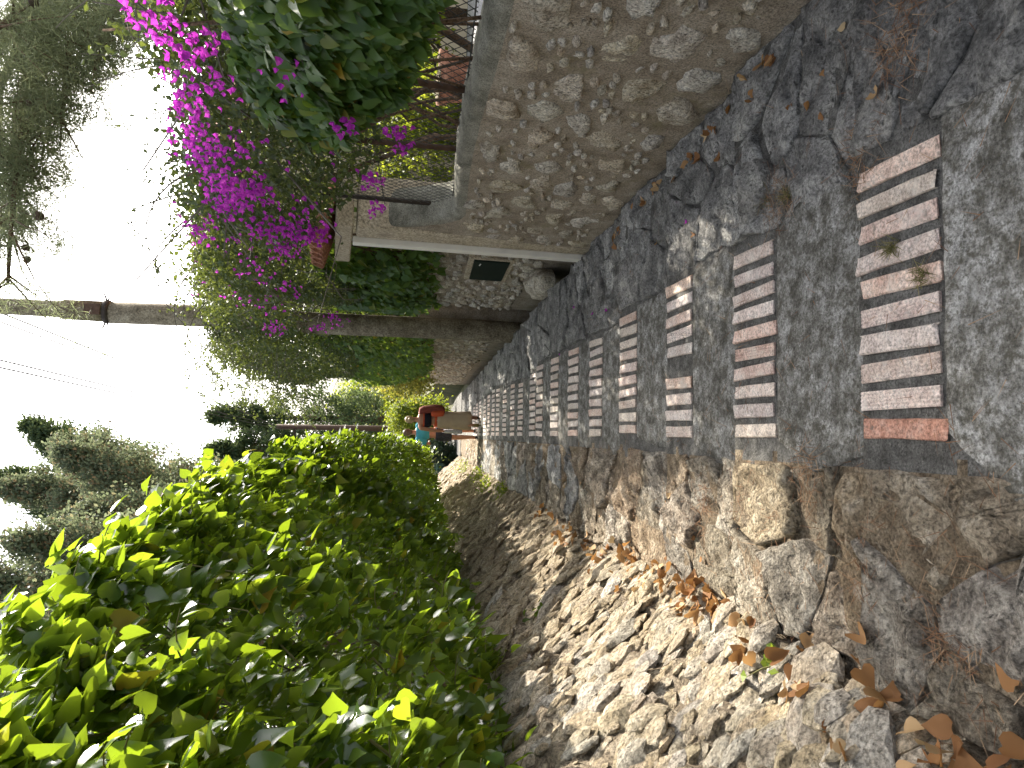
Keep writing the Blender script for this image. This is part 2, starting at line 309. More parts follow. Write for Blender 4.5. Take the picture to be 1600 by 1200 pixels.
# ------------------------------------------------------------------ polygons and stones
def clip(poly, p, n):
    out = []
    for i in range(len(poly)):
        a, b = poly[i], poly[(i+1) % len(poly)]; da = (a[0]-p[0])*n[0] + (a[1]-p[1])*n[1]; db = (b[0]-p[0])*n[0] + (b[1]-p[1])*n[1]
        if da <= 0: out.append(a)
        if (da < 0 < db) or (db < 0 < da): t = da/(da-db); out.append((a[0]+t*(b[0]-a[0]), a[1]+t*(b[1]-a[1])))
    return out
def voronoi(seeds, rect, ax=1.0, ay=1.0):
    x0, x1, y0, y1 = rect; cells = []
    for i, s in enumerate(seeds):
        poly = [(x0, y0), (x1, y0), (x1, y1), (x0, y1)]
        for j, q in enumerate(seeds):
            if i == j or not poly: continue
            m = ((s[0]+q[0])/2, (s[1]+q[1])/2); poly = clip(poly, m, ((q[0]-s[0])*ax, (q[1]-s[1])*ay))
        cells.append(poly)
    return cells
def refine(poly, step, jit):
    out = []
    for i in range(len(poly)):
        a, b = poly[i], poly[(i+1) % len(poly)]; L = math.hypot(b[0]-a[0], b[1]-a[1]); k = max(1, int(L/step))
        for j in range(k):
            t = j/k; out.append((a[0]+t*(b[0]-a[0])+U(-jit, jit), a[1]+t*(b[1]-a[1])+U(-jit, jit)))
    return out
def shrink(poly, gap):
    c = (sum(p[0] for p in poly)/len(poly), sum(p[1] for p in poly)/len(poly)); out = []
    for p in poly:
        d = math.hypot(p[0]-c[0], p[1]-c[1]); k = max(.3, 1-gap/max(d, 1e-4)); out.append((c[0]+(p[0]-c[0])*k, c[1]+(p[1]-c[1])*k))
    return out
def round_poly(poly, k=1):
    for _ in range(k):
        q = []
        for i in range(len(poly)):
            a, b = poly[i], poly[(i+1) % len(poly)]
            q.append((a[0]*.78+b[0]*.22, a[1]*.78+b[1]*.22)); q.append((a[0]*.22+b[0]*.78, a[1]*.22+b[1]*.78))
        poly = q
    return poly
def stone_mesh(name, poly, depth, crown, rough, mat, place, seed=0.0, rings=(.94, .72, .4), edge=.4):
    """a slab of stone: outline in (a, b), c outwards; place(a, b, c) -> xyz"""
    n = len(poly); c = (sum(p[0] for p in poly)/n, sum(p[1] for p in poly)/n); vs = []; fs = []
    tilt = (U(-.05, .05), U(-.05, .05))
    def top(a, b, k): return crown*(1-k*k*.8) + rough*nz(a*9+seed, b*9, seed, 3) + rough*.35*nz(a*31, b*31, seed, 3) + (a-c[0])*tilt[0] + (b-c[1])*tilt[1]
    for p in poly: vs.append(place(p[0], p[1], -depth))
    for p in poly: vs.append(place(p[0], p[1], top(p[0], p[1], 1)*edge - crown*.25))
    for k in rings:
        for p in poly: a = c[0]+(p[0]-c[0])*k; b = c[1]+(p[1]-c[1])*k; vs.append(place(a, b, top(a, b, k)))
    vs.append(place(c[0], c[1], top(c[0], c[1], 0)))
    L = len(rings)+2
    for r in range(L-1):
        for i in range(n): fs.append((r*n+i, r*n+(i+1) % n, (r+1)*n+(i+1) % n, (r+1)*n+i))
    for i in range(n): fs.append(((L-1)*n+i, (L-1)*n+(i+1) % n, L*n))
    me = bpy.data.meshes.new(name); me.from_pydata(vs, [], fs); me.update(); me.materials.append(mat)
    me.polygons.foreach_set('use_smooth', [True]*len(me.polygons)); return me
def rock_variants(k, mat, name, sub=2, flat=.75):
    out = []
    for _ in range(k):
        bm = bmesh.new(); bmesh.ops.create_icosphere(bm, subdivisions=sub, radius=1.0)
        planes = []
        for _ in range(11):
            n = Vector((random.gauss(0, 1), random.gauss(0, 1), random.gauss(0, 1))).normalized(); planes.append((n, U(.5, .9)))
        off = U(0, 99)
        for v in bm.verts:
            d = v.co.normalized(); r = 1.0
            for n, q in planes:
                t = n.dot(d)
                if t > .05: r = min(r, q/t)
            r *= 1 + .07*nz(d.x*2.5+off, d.y*2.5, d.z*2.5); v.co = Vector((d.x*r, d.y*r, d.z*r*flat))
        me = bpy.data.meshes.new(name); bm.to_mesh(me); bm.free(); me.materials.append(mat); out.append(me)
    return out

# ================================================================== the setting
# ground: one sheet that falls with the path, banks up left and right, and flattens towards the horizon
def base_z(y):
    if y < -8: return pz(-8)
    if y < 34: return pz(y)
    return pz(34) - 2.0*(1-math.exp(-(y-34)/40.0))
def ground_z(x, y):
    s = -.3
    if x < -1.3: t = min(1, (-1.3-x)/.35); s = -.3 + t*1.0
    if x < -2.6: s = .7 - 3.0*(1-math.exp(-(-2.6-x)/7.0))
    if x > 1.98: t = min(1, (x-1.98)/.15); s = -.3 + t*1.12
    if x > 8: s = .82 + 1.5*(1-math.exp(-(x-8)/15.0))
    far = max(0.0, min(1.0, (y-40)/40)); s *= (1-far)
    return base_z(y) + s + (.05*nz(x*.6, y*.6) if (abs(x) > 2.2) else 0)
xs = [-1500, -600, -200, -80, -40, -25, -16, -11, -8, -6, -4.6, -3.6, -3, -2.6, -2.2, -1.9, -1.65, -1.3, -.9, 0, .9, 1.5, 1.98, 2.13, 2.5, 3, 4, 5.5, 8, 11, 16, 25, 40, 80, 200, 600, 1500]
ys = [-60, -25, -12, -8] + [i*1.5-6 for i in range(0, 30)] + [42, 48, 56, 68, 85, 120, 200, 400, 900, 2500]
V = [(x, y, ground_z(x, y)) for y in ys for x in xs]; nx = len(xs)
F = [(j*nx+i, j*nx+i+1, (j+1)*nx+i+1, (j+1)*nx+i) for j in range(len(ys)-1) for i in range(nx-1)]
me = bpy.data.meshes.new('ground'); me.from_pydata(V, [], F); me.materials.append(M['ground']); me.update()
tag(link('ground', me), kind='structure')
mb = MB(); mb.box(1.8, 4.4, 1.0, 6.4, .8, .885, SL)
tag(mb.build('garden_terrace', M['terrace']), kind='structure')

# ---------------------------------------------------------------- the stepped path
NOSE = [.05, .88, 1.71, 2.53, 3.32, 4.2, 5.02, 5.81, 6.69, 7.58, 8.08, 9.12, 9.98, 11.0, 12.04, 12.88, 13.84, 14.78, 16.05, 17.1, 18.0, 18.9, 19.9, 20.9, 21.9, 22.9, 24.0, 25.0]
ROW0 = 2                                         # NOSE[2] is the nearest brick row in view
RIGHT = {2: .745, 3: .715, 4: .76, 5: .745, 6: .71, 7: .73, 8: .75, 9: .77, 10: .72, 11: .69, 12: .73, 13: .71, 14: .8, 15: .84, 16: .79, 17: .77, 18: .78}
XL, XR = -.86, 1.44
TS = .035                                        # fall of one tread per metre
def tread_z(i, y): return pz(NOSE[i]) + TS*(NOSE[i]-y)
def brick_mesh(w, l, t):
    mb = MB(); k = 5; vs = []; b = .004
    prof = [(-w/2, -t), (-w/2, -b), (-w/2+b, 0), (w/2-b, 0), (w/2, -b), (w/2, -t)]
    yy = [-l/2, -l/2+b, -l*.2, l*.15, l/2-b, l/2]
    for j, y in enumerate(yy):
        for (x, z) in prof:
            e = (j in (0, 5)); vs.append((x + U(-.002, .002), y + (U(-.007, .007) if e else U(-.01, .01)), (min(z, -b) if e else z) + U(-.001, .001)))
    fs = [(j*6+i, j*6+i+1, (j+1)*6+i+1, (j+1)*6+i) for j in range(5) for i in range(5)]
    fs += [tuple(range(5, -1, -1)), tuple(30+i for i in range(6))]
    mb.add(vs, fs); return mb
BR = [brick_mesh(.052, .285, .06).mesh('brick', M['brick']) for _ in range(8)]
BR_RED = brick_mesh(.055, .285, .06).mesh('brick', M['brick_red'])
BR_BUF = [brick_mesh(.052, .28, .06).mesh('brick', M['brick_buff']) for _ in range(3)]
# a few bricks are ribbed on the face
def ribbed(mat):
    mb = MB(); w, l, t = .052, .285, .06; k = 11; vs = []; fs = []
    for y in (-l/2, l/2):
        vs.append((-w/2, y, -t))
        for j in range(k): vs.append((-w/2 + w*j/(k-1), y, -.001 if j % 2 else -.0035))
        vs.append((w/2, y, -t))
    m = k+2
    for j in range(m-1): fs.append((j, j+1, m+j+1, m+j))
    fs += [tuple(range(m-1, -1, -1)), tuple(range(m, 2*m))]
    return mb.add(vs, fs).mesh('brick', mat)
BR_RIB = ribbed(M['brick'])

def bank_shift(y): return -.1*max(0, min(1, (y-2.6)/2.5)) - .02*math.sin(y*1.3)
for i in range(1, len(NOSE)):
    y0, y1 = NOSE[i-1]+.004, NOSE[i]; near = y1 < 6
    nxs, nys = (64, 28) if near else (26, 10)
    root_v = []; 
    for j in range(nys+1):
        y = y0 + (y1-y0)*j/nys
        for k in range(nxs+1):
            x = XL + (XR-XL)*k/nxs
            z = tread_z(i, y) - (.0085 if (y > y1-.31 and -.03 < x < .82 and i >= 2) else (.008 if x < 0 else .01)) + .005*nz(x*7, y*7, i) + (.003*nz(x*30, y*30, 3) if near else 0)
            if x < -.5: z -= .05*min(1, (-.5-x)/.16)**2
            e = .012*nz(x*5, i*3.3) if j == nys else 0
            root_v.append((x, y + e, z))
    q = [(j*(nxs+1)+k, j*(nxs+1)+k+1, (j+1)*(nxs+1)+k+1, (j+1)*(nxs+1)+k) for j in range(nys) for k in range(nxs)]
    b = len(root_v); front = [nys*(nxs+1)+k for k in range(nxs+1)]
    for k in front: v = root_v[k]; root_v.append((v[0], v[1]-.002, v[2]-.25))
    q += [(front[k], front[k+1], b+k+1, b+k) for k in range(nxs)]
    me = bpy.data.meshes.new('stair_step'); me.from_pydata(root_v, [], q); me.update(); me.materials.append(M['joint']); me.materials.append(M['joint_warm'])
    for pp in me.polygons:
        if pp.center.x < -.07 + .06*nz(pp.center.y*9, 3): pp.material_index = 1
    me.polygons.foreach_set('use_smooth', [True]*len(me.polygons))
    st = tag(link('stair_step', me), kind='structure')
    rx = RIGHT.get(i, .75 + .03*math.sin(i*2.1)); lx = .0
    if i == 5: lx = .02
    # bricks along the nosing
    nb = 10; pitch = (rx-lx)/nb; has_rows = i >= ROW0
    if has_rows and i < 21:
        for b_ in range(nb):
            if i == 4 and b_ == 4: continue
            m = random.choice(BR)
            if random.random() < .14: m = BR_RIB
            if random.random() < .1 or (i == 5 and b_ in (7, 8, 1)): m = random.choice(BR_BUF)
            if i == 2 and b_ == 0: m = BR_RED
            if i == 2 and b_ in (2, 4): m = BR_RIB
            o = link('brick', m, st); x = lx + pitch*(b_+.5)
            yy = y1 - .1435 + U(-.011, .004)
            if i == 2 and b_ == 0: yy -= .012
            o.location = (x + U(-.003, .003), yy, tread_z(i, yy) + U(-.001, .003)); o.scale = (pitch/.074*U(.88, 1.02), U(.93, 1.01), 1)
            o.rotation_euler = (-TS + U(-.01, .01), U(-.02, .02), U(-.03, .03))
    # cement behind the bricks
    bl = .3 if has_rows and i < 21 else 0
    pl = [(lx-.05+U(-.02, .02), y0+.012), (rx+U(-.02, .05), y0+.012), (rx+.03, (y0+y1-bl)/2), (rx+U(-.02, .04), y1-bl-.006), (lx+U(-.02, .02), y1-bl-.006), (lx-.09+U(-.05, .03), (y0+y1-bl)/2)]
    if i == 2: pl = [(-.1, y0+.01), (.42, y0+.01), (.8, y0+.2), (.78, y1-bl-.004), (.02, y1-bl-.006), (-.16, y0+.3)]
    if i == 3: pl = [(-.02, y0+.01), (.55, y0+.01), (.86, y0+.15), (.74, y1-bl-.01), (.0, y1-bl-.006), (-.1, y0+.3)]
    pl = refine(pl, .05 if near else .15, .006); n = len(pl)
    cxm = sum(p[0] for p in pl)/n; cym = sum(p[1] for p in pl)/n
    ks = (1.0, .985, .9, .75, .55, .3); vs = []; fs = []
    for ri, k in enumerate(ks):
        for p in pl:
            a, c = cxm+(p[0]-cxm)*k, cym+(p[1]-cym)*k
            vs.append((a, c, tread_z(i, c) + (-.03 if ri == 0 else .002 + .006*nz(a*6, c*6, i*1.7))))
    vs.append((cxm, cym, tread_z(i, cym)+.004))
    for r_ in range(len(ks)-1):
        for p in range(n): fs.append((r_*n+p, r_*n+(p+1) % n, (r_+1)*n+(p+1) % n, (r_+1)*n+p))
    for p in range(n): fs.append(((len(ks)-1)*n+p, (len(ks)-1)*n+(p+1) % n, len(ks)*n))
    MB().add(vs, fs).build('cement_patch', M['cement'], st, True)
    if i >= 24: continue
    # paving stones right and left of the cement
    for side, (a0, a1), cnt in (('r', (rx+.035, XR-.012), 7 if near else 4), ('l', (-.64 + .7*bank_shift(y1), lx-.07), 6 if near else 4)):
        L = y1-y0; seeds = []; tries = 0
        mind = .17 if near else .22
        while len(seeds) < cnt and tries < 400:
            tries += 1; s = (U(a0+.03, a1-.03), U(y0+.05, y1-.05))
            if all(math.hypot((s[0]-q_[0]), (s[1]-q_[1])*1.25) > mind for q_ in seeds): seeds.append(s)
        cells = voronoi(seeds, (a0, a1, y0+.012, y1+.004))
        # small chips between
        for ci, poly in enumerate(cells):
            if len(poly) < 3: continue
            poly = shrink(poly, U(.004, .014)); poly = round_poly(refine(poly, .09, .016 if near else .012), 1) if random.random() < .6 else refine(poly, .09, .012); poly = refine(poly, .03 if near else .09, .005 if near else .008)
            if len(poly) < 5: continue
            m = M['stone'] if side == 'r' else (M['stone_warm'] if (i < 7 or random.random() < .85) else M['stone'])
            if side == 'l' and i > 8: m = M['stone'] if random.random() < .45 else M['stone_warm']
            lift = U(-.006, .008)
            pm = stone_mesh('paving_stone', poly, .05, U(.001, .009), .026 if side == 'r' else .042, m,
                            lambda a, b, c, ii=i, lf=lift: (a, b, tread_z(ii, b)+c+lf), seed=i*3.1+ci, rings=(.95, .85, .66, .4) if near else (.93, .6))
            link('paving_stone', pm, st)
# rounded boulder bedded beside the second row
bp_ = [(.92+.12*math.cos(t)*(1+.12*math.sin(3*t)), 2.36+.115*math.sin(t)*(1+.1*math.cos(2*t))) for t in [k*math.pi/9 for k in range(18)]]
link('paving_stone', stone_mesh('paving_stone', bp_, .05, .06, .03, M['stone'], lambda a, b, c: (a, b, tread_z(3, b)+c), 5.5, rings=(.97, .88, .7, .4), edge=.2), [o for o in bpy.data.objects if o.name.startswith('stair_step')][2])
# path beyond the last brick rows
V = []; F = []
for j in range(20):
    y = 24.6 + j*1.0
    for k in range(5): V.append((-.7 + k*.55 - .02*max(0, j-4)**1.5, y, pz(min(y, 34)) - .02 - (0 if y < 34 else .02)))
F = [(j*5+k, j*5+k+1, (j+1)*5+k+1, (j+1)*5+k) for j in range(19) for k in range(4)]
me = bpy.data.meshes.new('path'); me.from_pydata(V, [], F); me.update(); me.materials.append(M['joint']); tag(link('path', me), kind='structure')

# ---------------------------------------------------------------- rubble bank on the left
PROF = [(-.6, -.09), (-.66, -.03), (-.74, .04), (-.84, .13), (-.95, .27), (-1.06, .43), (-1.18, .6), (-1.3, .74), (-1.42, .83), (-1.6, .86), (-1.9, .86)]
def prof_at(t):
    k = t*(len(PROF)-1); i = min(int(k), len(PROF)-2); f = k-i; return PROF[i][0]*(1-f)+PROF[i+1][0]*f, PROF[i][1]*(1-f)+PROF[i+1][1]*f
def bank_pt(t, y, c=0.0):
    x, h = prof_at(t); x2, h2 = prof_at(min(1, t+.02)); x1, h1 = prof_at(max(0, t-.02))
    tx, th = x2-x1, h2-h1; L = math.hypot(tx, th); nxn, nzn = th/L, -tx/L
    s = .05*nz(t*9, y*2.3, 1.5, 4) + .035*nz(t*22, y*9, 7, 3); d = s + c
    return (x + nxn*d + bank_shift(y), y, pz(y) + h + nzn*d)
yy = []; y = .1
while y < 27: yy.append(y); y += .022 + .012*max(0, y-1)
nt_ = 56
V = [bank_pt(k/nt_, y) for y in yy for k in range(nt_+1)]
F = [(j*(nt_+1)+k+1, j*(nt_+1)+k, (j+1)*(nt_+1)+k, (j+1)*(nt_+1)+k+1) for j in range(len(yy)-1) for k in range(nt_)]
me = bpy.data.meshes.new('rubble_bank'); me.from_pydata(V, [], F); me.update(); me.materials.append(M['bank']); me.polygons.foreach_set('use_smooth', [True]*len(me.polygons))
bank = tag(link('rubble_bank', me), kind='structure')
RV = rock_variants(14, M['rubble'], 'rubble_stone')
cand = []
for _ in range(9000):
    y = .5 + 24*random.random()**1.9; t = U(.12, .86)
    s = random.choice((.014, .018, .023, .03, .038, .05, .065, .08))*U(.8, 1.25)*(1+.03*y)
    cand.append((y, t, s))
pos = np.array([bank_pt(t, y, .0*s) for y, t, s in cand]); vs_ = view_size(pos, np.array([c[2] for c in cand]))
order = np.argsort(-vs_)
def rock_matrix(i):
    s = cand[i][2]; e = Matrix.Rotation(U(-.35, .35), 4, 'X') @ Matrix.Rotation(U(.6, 1.05), 4, 'Y') @ Matrix.Rotation(U(-.5, .5), 4, 'Z')
    return Matrix.Translation(Vector(pos[i])) @ e @ Matrix.Diagonal((s*U(1.0, 1.7), s*U(.75, 1.15), s*U(.36, .62), 1))
for i in order[:298]:
    o = link('rubble_stone', random.choice(RV), bank); o.matrix_local = rock_matrix(i)
RVS = rock_variants(8, M['rubble'], 'rubble_chip', sub=1)
parts = []
for i in order[298:6800]:
    me = random.choice(RVS); co = np.empty(len(me.vertices)*3, np.float32); me.vertices.foreach_get('co', co)
    mm = np.array(rock_matrix(i)); Vv = co.reshape(-1, 3) @ mm[:3, :3].T + mm[:3, 3]
    parts.append((Vv, np.array([p.vertices[:] for p in me.polygons], int)))
cloud('small_rubble', parts, M['rubble'], bank)

# ---------------------------------------------------------------- stone walls on the right
def wall_stones(parent, face, arange, brange, count, sizes, mat, limit=300, skip=None, squash=1.0):
    """irregular stones bedded in a mortar face; face(a, b, c): a along, b up, c out"""
    placed = []; tries = 0; polys = []
    while len(placed) < count and tries < count*40:
        tries += 1; fr = len(placed)/count; si = max(0, min(len(sizes)-1, int((1-fr**1.1)*len(sizes)))) if tries < count*14 else 0; s = sizes[si]*U(.8, 1.2); a = U(*arange); b = U(*brange)
        if skip and skip(a, b): continue
        e = U(1.1, 2.3); ra, rb = s*e**.5, s/e**.5*squash; R_ = max(ra, rb)
        if any(((a-q[0])/(ra+q[2]))**2 + ((b-q[1])/(rb+q[3]))**2 < 1.0 for q in placed): continue
        placed.append((a, b, ra, rb))
    for qi, (a, b, ra, rb) in enumerate(placed):
        th = U(-.35, .35); n = random.randint(5, 7); ph = U(0, 6.3); poly = []
        for k in range(n):
            t = ph + 2*math.pi*(k+U(-.3, .3))/n; r = U(.72, 1.02); x, y = ra*r*math.cos(t), rb*r*math.sin(t)
            poly.append((a + x*math.cos(th)-y*math.sin(th), b + x*math.sin(th)+y*math.cos(th)))
        poly = refine(poly, max(.014, min(ra, rb)*.45), min(ra, rb)*.17)
        polys.append((poly, ra*rb))
    for qi, (poly, ar) in enumerate(polys):
        pm = stone_mesh('stone', poly, .03, U(.008, .022), .02, mat, face, seed=qi*1.37, rings=(.93, .6))
        link('stone', pm, parent)
WT = 1.0                                          # height of the near wall over the path
def wall_top(y): return WT + .012*(y-2) + .02*math.sin(y*2.1) + (.52*max(0, min(1, (y-4.75)/.5))**2.2 if y > 4.75 else 0)
def wface(x0, batter=.05):
    return lambda a, b, c: (x0 + batter*b - c, a, pz(a) + b)
# near wall: mortar body with a rounded cement top
yy = [i*.05 - .4 for i in range(0, 115)]; yy = [y for y in yy if y <= 5.26]
sec = [(0, -.3), (0, .0), (.008, .12), (.012, .25), (.02, .4), (.027, .55), (.034, .7), (.042, .84), (.046, .92)]
V = []; 
for y in yy:
    T = wall_top(y)
    for (dx, h) in sec: V.append((1.435 + dx + .012*nz(y*3, h*3, 2) + .006*nz(y*14, h*14, 5), y, pz(y) + h*(T/1.0 if h > 0 else 1)))
    for (dx, dh) in ((.05, -.05), (.058, -.025), (.085, -.008), (.16, .0), (.24, -.004), (.3, -.02), (.33, -.06), (.34, -.3), (.34, -1.2)):
        V.append((1.435 + dx + .006*nz(y*6, dh*9, 8), y, pz(y) + T + dh + .01*nz(y*4, dx*8, 3)))
m_ = len(sec)+9
F = [(j*m_+k, j*m_+k+1, (j+1)*m_+k+1, (j+1)*m_+k) for j in range(len(yy)-1) for k in range(m_-1)]
F += [tuple(range(m_-1, -1, -1)), tuple((len(yy)-1)*m_+k for k in range(m_))]
me = bpy.data.meshes.new('stone_wall'); me.from_pydata(V, [], F); me.update(); me.materials.append(M['wall_mortar']); me.materials.append(M['wall_cap']); me.polygons.foreach_set('use_smooth', [True]*len(me.polygons))
for p in me.polygons:
    if (len(p.vertices) == 4) and (p.index % (m_-1)) >= len(sec)-1 and p.index < (len(yy)-1)*(m_-1): p.material_index = 1
wall = tag(link('stone_wall', me), 'near boundary wall of pale stones in beige mortar with rounded cement top', 'wall')
wall_stones(wall, wface(1.434, .045), (1.0, 5.2), (.06, .9), 270, (.028, .04, .055, .07, .09, .12), M['wall_stone'])

# gate pillar and frame between the near wall and the recess
gp = thing('gate_portal', 'beige plastered gate pillar with tall white door frame beside the stone wall', 'gate', (1.5, 5.45, pz(5.45)))
def part_box(name, x0, x1, y0, y1, z0, z1, mat, parent, origin=(0, 0, 0), bev=.008):
    mb = MB(); mb.box(x0-origin[0], x1-origin[0], y0-origin[1], y1-origin[1], z0-origin[2], z1-origin[2]); o = mb.build(name, mat, parent); bevel(o, bev); return o
GO = (1.5, 5.45, pz(5.45))
part_box('pillar', 1.455, 1.84, 5.22, 5.5, GO[2]-.3, GO[2]+1.72, M['plaster'], gp, GO, .02)
part_box('door_frame', 1.418, 1.47, 5.505, 5.6, GO[2]-.2, GO[2]+1.74, M['white_paint'], gp, GO, .006)
part_box('door_frame', 1.472, 1.54, 5.503, 5.545, GO[2]-.2, GO[2]+1.70, M['white_paint'], gp, GO, .004)
part_box('lintel', 1.45, 1.86, 5.2, 6.3, GO[2]+1.745, GO[2]+1.87, M['plaster'], gp, GO, .015)
part_box('door', 1.76, 1.8, 5.61, 6.5, GO[2]-.25, GO[2]+1.70, M['dark_green'], gp, GO, .01)
part_box('pillar', 1.74, 1.9, 6.52, 6.74, GO[2]-.4, GO[2]+1.742, M['plaster'], gp, GO, .02)
def tile_mesh():
    mb = MB(); vs = []; fs = []; n = 8
    for y, r in ((0, .085), (.38, .07)):
        for rr in (r, r-.014):
            for k in range(n+1): t = math.pi*k/n; vs.append((y-.19, rr*math.cos(t), rr*math.sin(t)))
    w = n+1
    for k in range(n):
        fs += [(k, k+1, 2*w+k+1, 2*w+k), (w+k+1, w+k, 3*w+k, 3*w+k+1), (k+1, k, w+k, w+k+1), (2*w+k, 2*w+k+1, 3*w+k+1, 3*w+k)]
    return mb.add(vs, fs).mesh('roof_tile', M['terracotta'])
TM = tile_mesh()
for k in range(6):
    o = link('roof_tile', TM, gp); o.location = (1.56-GO[0], 5.28+.165*k-GO[1], 1.9); o.rotation_euler = (0, .3, 0); o.scale = (1.15, 1, 1.15)
    o2 = link('roof_tile', TM, gp); o2.location = (1.58-GO[0], 5.28+.165*k-GO[1]+.0825, 1.93); o2.rotation_euler = (math.pi, .3, 0); o2.scale = (1.1, .8, .5)

# recessed wall with the meter box, then the long wall down the path
def plain_wall(name, label, x0, y0, y1, top, count, sizes, brange, thick=.35, step=.12, far=False, batter=.03):
    yy = list(np.arange(y0, y1+.001, step)); hh = [-.35, 0, .2, .4, .6, .8, .95, 1.0]; V = []
    for y in yy:
        for h in hh: V.append((x0(y) + batter*max(0, h)*top + .012*nz(y*3, h*3, x0(y)) , y, pz(y) + (h*top if h > 0 else h)))
        V.append((x0(y)+thick*.5, y, pz(y)+top+.03)); V.append((x0(y)+thick, y, pz(y)+top)); V.append((x0(y)+thick, y, pz(y)-.35))
    m_ = len(hh)+3
    F = [(j*m_+k, j*m_+k+1, (j+1)*m_+k+1, (j+1)*m_+k) for j in range(len(yy)-1) for k in range(m_-1)]
    F += [tuple(range(m_-1, -1, -1)), tuple((len(yy)-1)*m_+k for k in range(m_))]
    me = bpy.data.meshes.new(name); me.from_pydata(V, [], F); me.update(); me.materials.append(M['wall_mortar']); me.polygons.foreach_set('use_smooth', [True]*len(me.polygons))
    w = tag(link(name, me), label, 'wall')
    wall_stones(w, lambda a, b, c: (x0(a) + batter*b - c - .012, a, pz(a)+b), (y0+.08, y1-.08), brange, count, sizes, M['wall_stone'], skip=(lambda a, b: far is False and 6.85 < a < 7.95 and .3 < b < .85))
    return w
w2 = plain_wall('stone_wall', 'recessed stone wall with dark green box between gate pillar and utility pole', lambda y: 1.72 + .0*y, 6.76, 9.7, 1.35, 120, (.04, .055, .075, .1), (.08, 1.2))
w3 = plain_wall('stone_wall', 'long stone wall running downhill beyond the utility pole', lambda y: 1.6 + .012*(y-10), 10.12, 25.5, 1.3, 298, (.05, .07, .09, .12), (.08, 1.2), step=.3, far=True)
mbx = thing('meter_box', 'dark green box door set low in the recessed stone wall', 'box', (1.70, 7.38, pz(7.38)+.38))
mb = MB(); mb.box(-.0, .12, -.43, .43, .0, .36, SL); o = mb.build('door', M['dark_green'], mbx); bevel(o, .008)
mb = MB(); mb.box(.012, .13, -.49, .49, -.055, .415, SL); o = mb.build('frame', M['plaster'], mbx); bevel(o, .01)
for s in (-.02, .02):
    mb = MB(); mb.ball((-.004, s-.3, .33), .008, 6, 4); mb.build('screw', M['white_paint'], mbx)
bl = [(1.6+.14*math.cos(t)*(1+.2*math.sin(2*t+1)), 7.35+.42*math.sin(t)*(1+.1*math.cos(3*t))) for t in [k*math.pi/8 for k in range(16)]]
o = link('boulder', stone_mesh('boulder', bl, .1, .14, .05, M['wall_stone'], lambda a, b, c: (a, b, pz(b)+c+.02), 2.2, rings=(.96, .85, .6, .3), edge=.5))
tag(o, 'pale boulder wedged at the foot of the wall under the green box', 'rock')

# ================================================================== pole and lines
def vec(*a): return np.array(a, float)
px, py = 1.45, 9.92
pole = thing('utility_pole', 'tall weathered grey utility pole standing against the wall', 'pole', (px, py, pz(py)))
mb = MB(); hs = [-.3, .0, .6, 1.5, 2.6, 3.8, 5.1]; mb.tube([(.012*math.sin(h*2), 0, h) for h in hs], [.15, .149, .146, .143, .14, .137, .134], 20); mb.build('shaft', M['pole'], pole, True)
mb = MB(); mb.tube([(0, 0, 5.08), (0, 0, 5.6), (0, 0, 5.68), (.0, 0, 8.6)], [.128, .122, .1, .085], 20); mb.build('upper_shaft', M['pole'], pole, True)
mb = MB(); mb.tube([(0, 0, 5.1), (0, 0, 5.17)], [.142, .142], 20); band = mb.build('steel_band', M['metal_dark'], pole, True)
for s in (-1, 1):
    mb = MB(); mb.tube([(s*.13, -.03, 5.14), (s*.2, -.05, 5.16), (s*.25, -.05, 5.22)], [.012, .009, .003], 6); mb.tube([(s*.13, -.03, 5.13), (s*.2, -.02, 5.1)], [.012, .004], 6)
    mb.build('spike', M['metal_dark'], band)
mb = MB(); mb.box(-.06, .07, -.148, -.13, 5.18, 5.36); bevel(mb.build('number_plate', M['rust'], pole), .004)
FPX, FPY = .24, 31.0
fp = thing('utility_pole', 'thin far utility pole showing above the hedge', 'pole', (FPX, FPY, ground_z(FPX, FPY)))
hf = 3.36 - ground_z(FPX, FPY)
mb = MB(); mb.tube([(0, 0, -.3), (0, 0, hf)], [.14, .1], 10); mb.build('shaft', M['rust'], fp, True)
mb = MB(); mb.box(-.5, .06, -.05, .05, hf-.75, hf-.65); bevel(mb.build('crossarm', M['metal_dark'], fp), .005)
WIRES = [((1.5, 9.92, 5.75), (.24, 31, 3.3), 'upper black line slung from the near pole to the far pole', 0),
         ((1.38, 9.92, 5.1), (.16, 31, 3.2), 'lower black line slung from the near pole to the far pole', 0),
         ((.81, 10, 5.08), (.2, 31, 3.1), 'overhead line right of the paired lines, darkest against the sky', 1),
         ((.72, 10, 5.07), (.1, 31, 3.05), 'overhead line close beside the darkest line', 1),
         ((.29, 10, 5.04), (.0, 31, 3.6), 'thin pale overhead line, upper of the pair over the conifers', 2),
         ((.19, 10, 5.04), (-.1, 31, 3.6), 'thin pale overhead line, lower of the pair over the conifers', 2)]
for a, b, lab, ext in WIRES:
    a, b = Vector(a), Vector(b)
    if ext: a = b + (a-b)*1.75
    sag = .0 if ext else .12
    pts = [a.lerp(b, t/16) + Vector((0, 0, -sag*4*(t/16)*(1-t/16))) for t in range(17)]
    mb = MB(); mb.tube(pts, .0105 if ext < 2 else .007, 5); tag(mb.build('power_line', M['cable']), lab, 'cable')

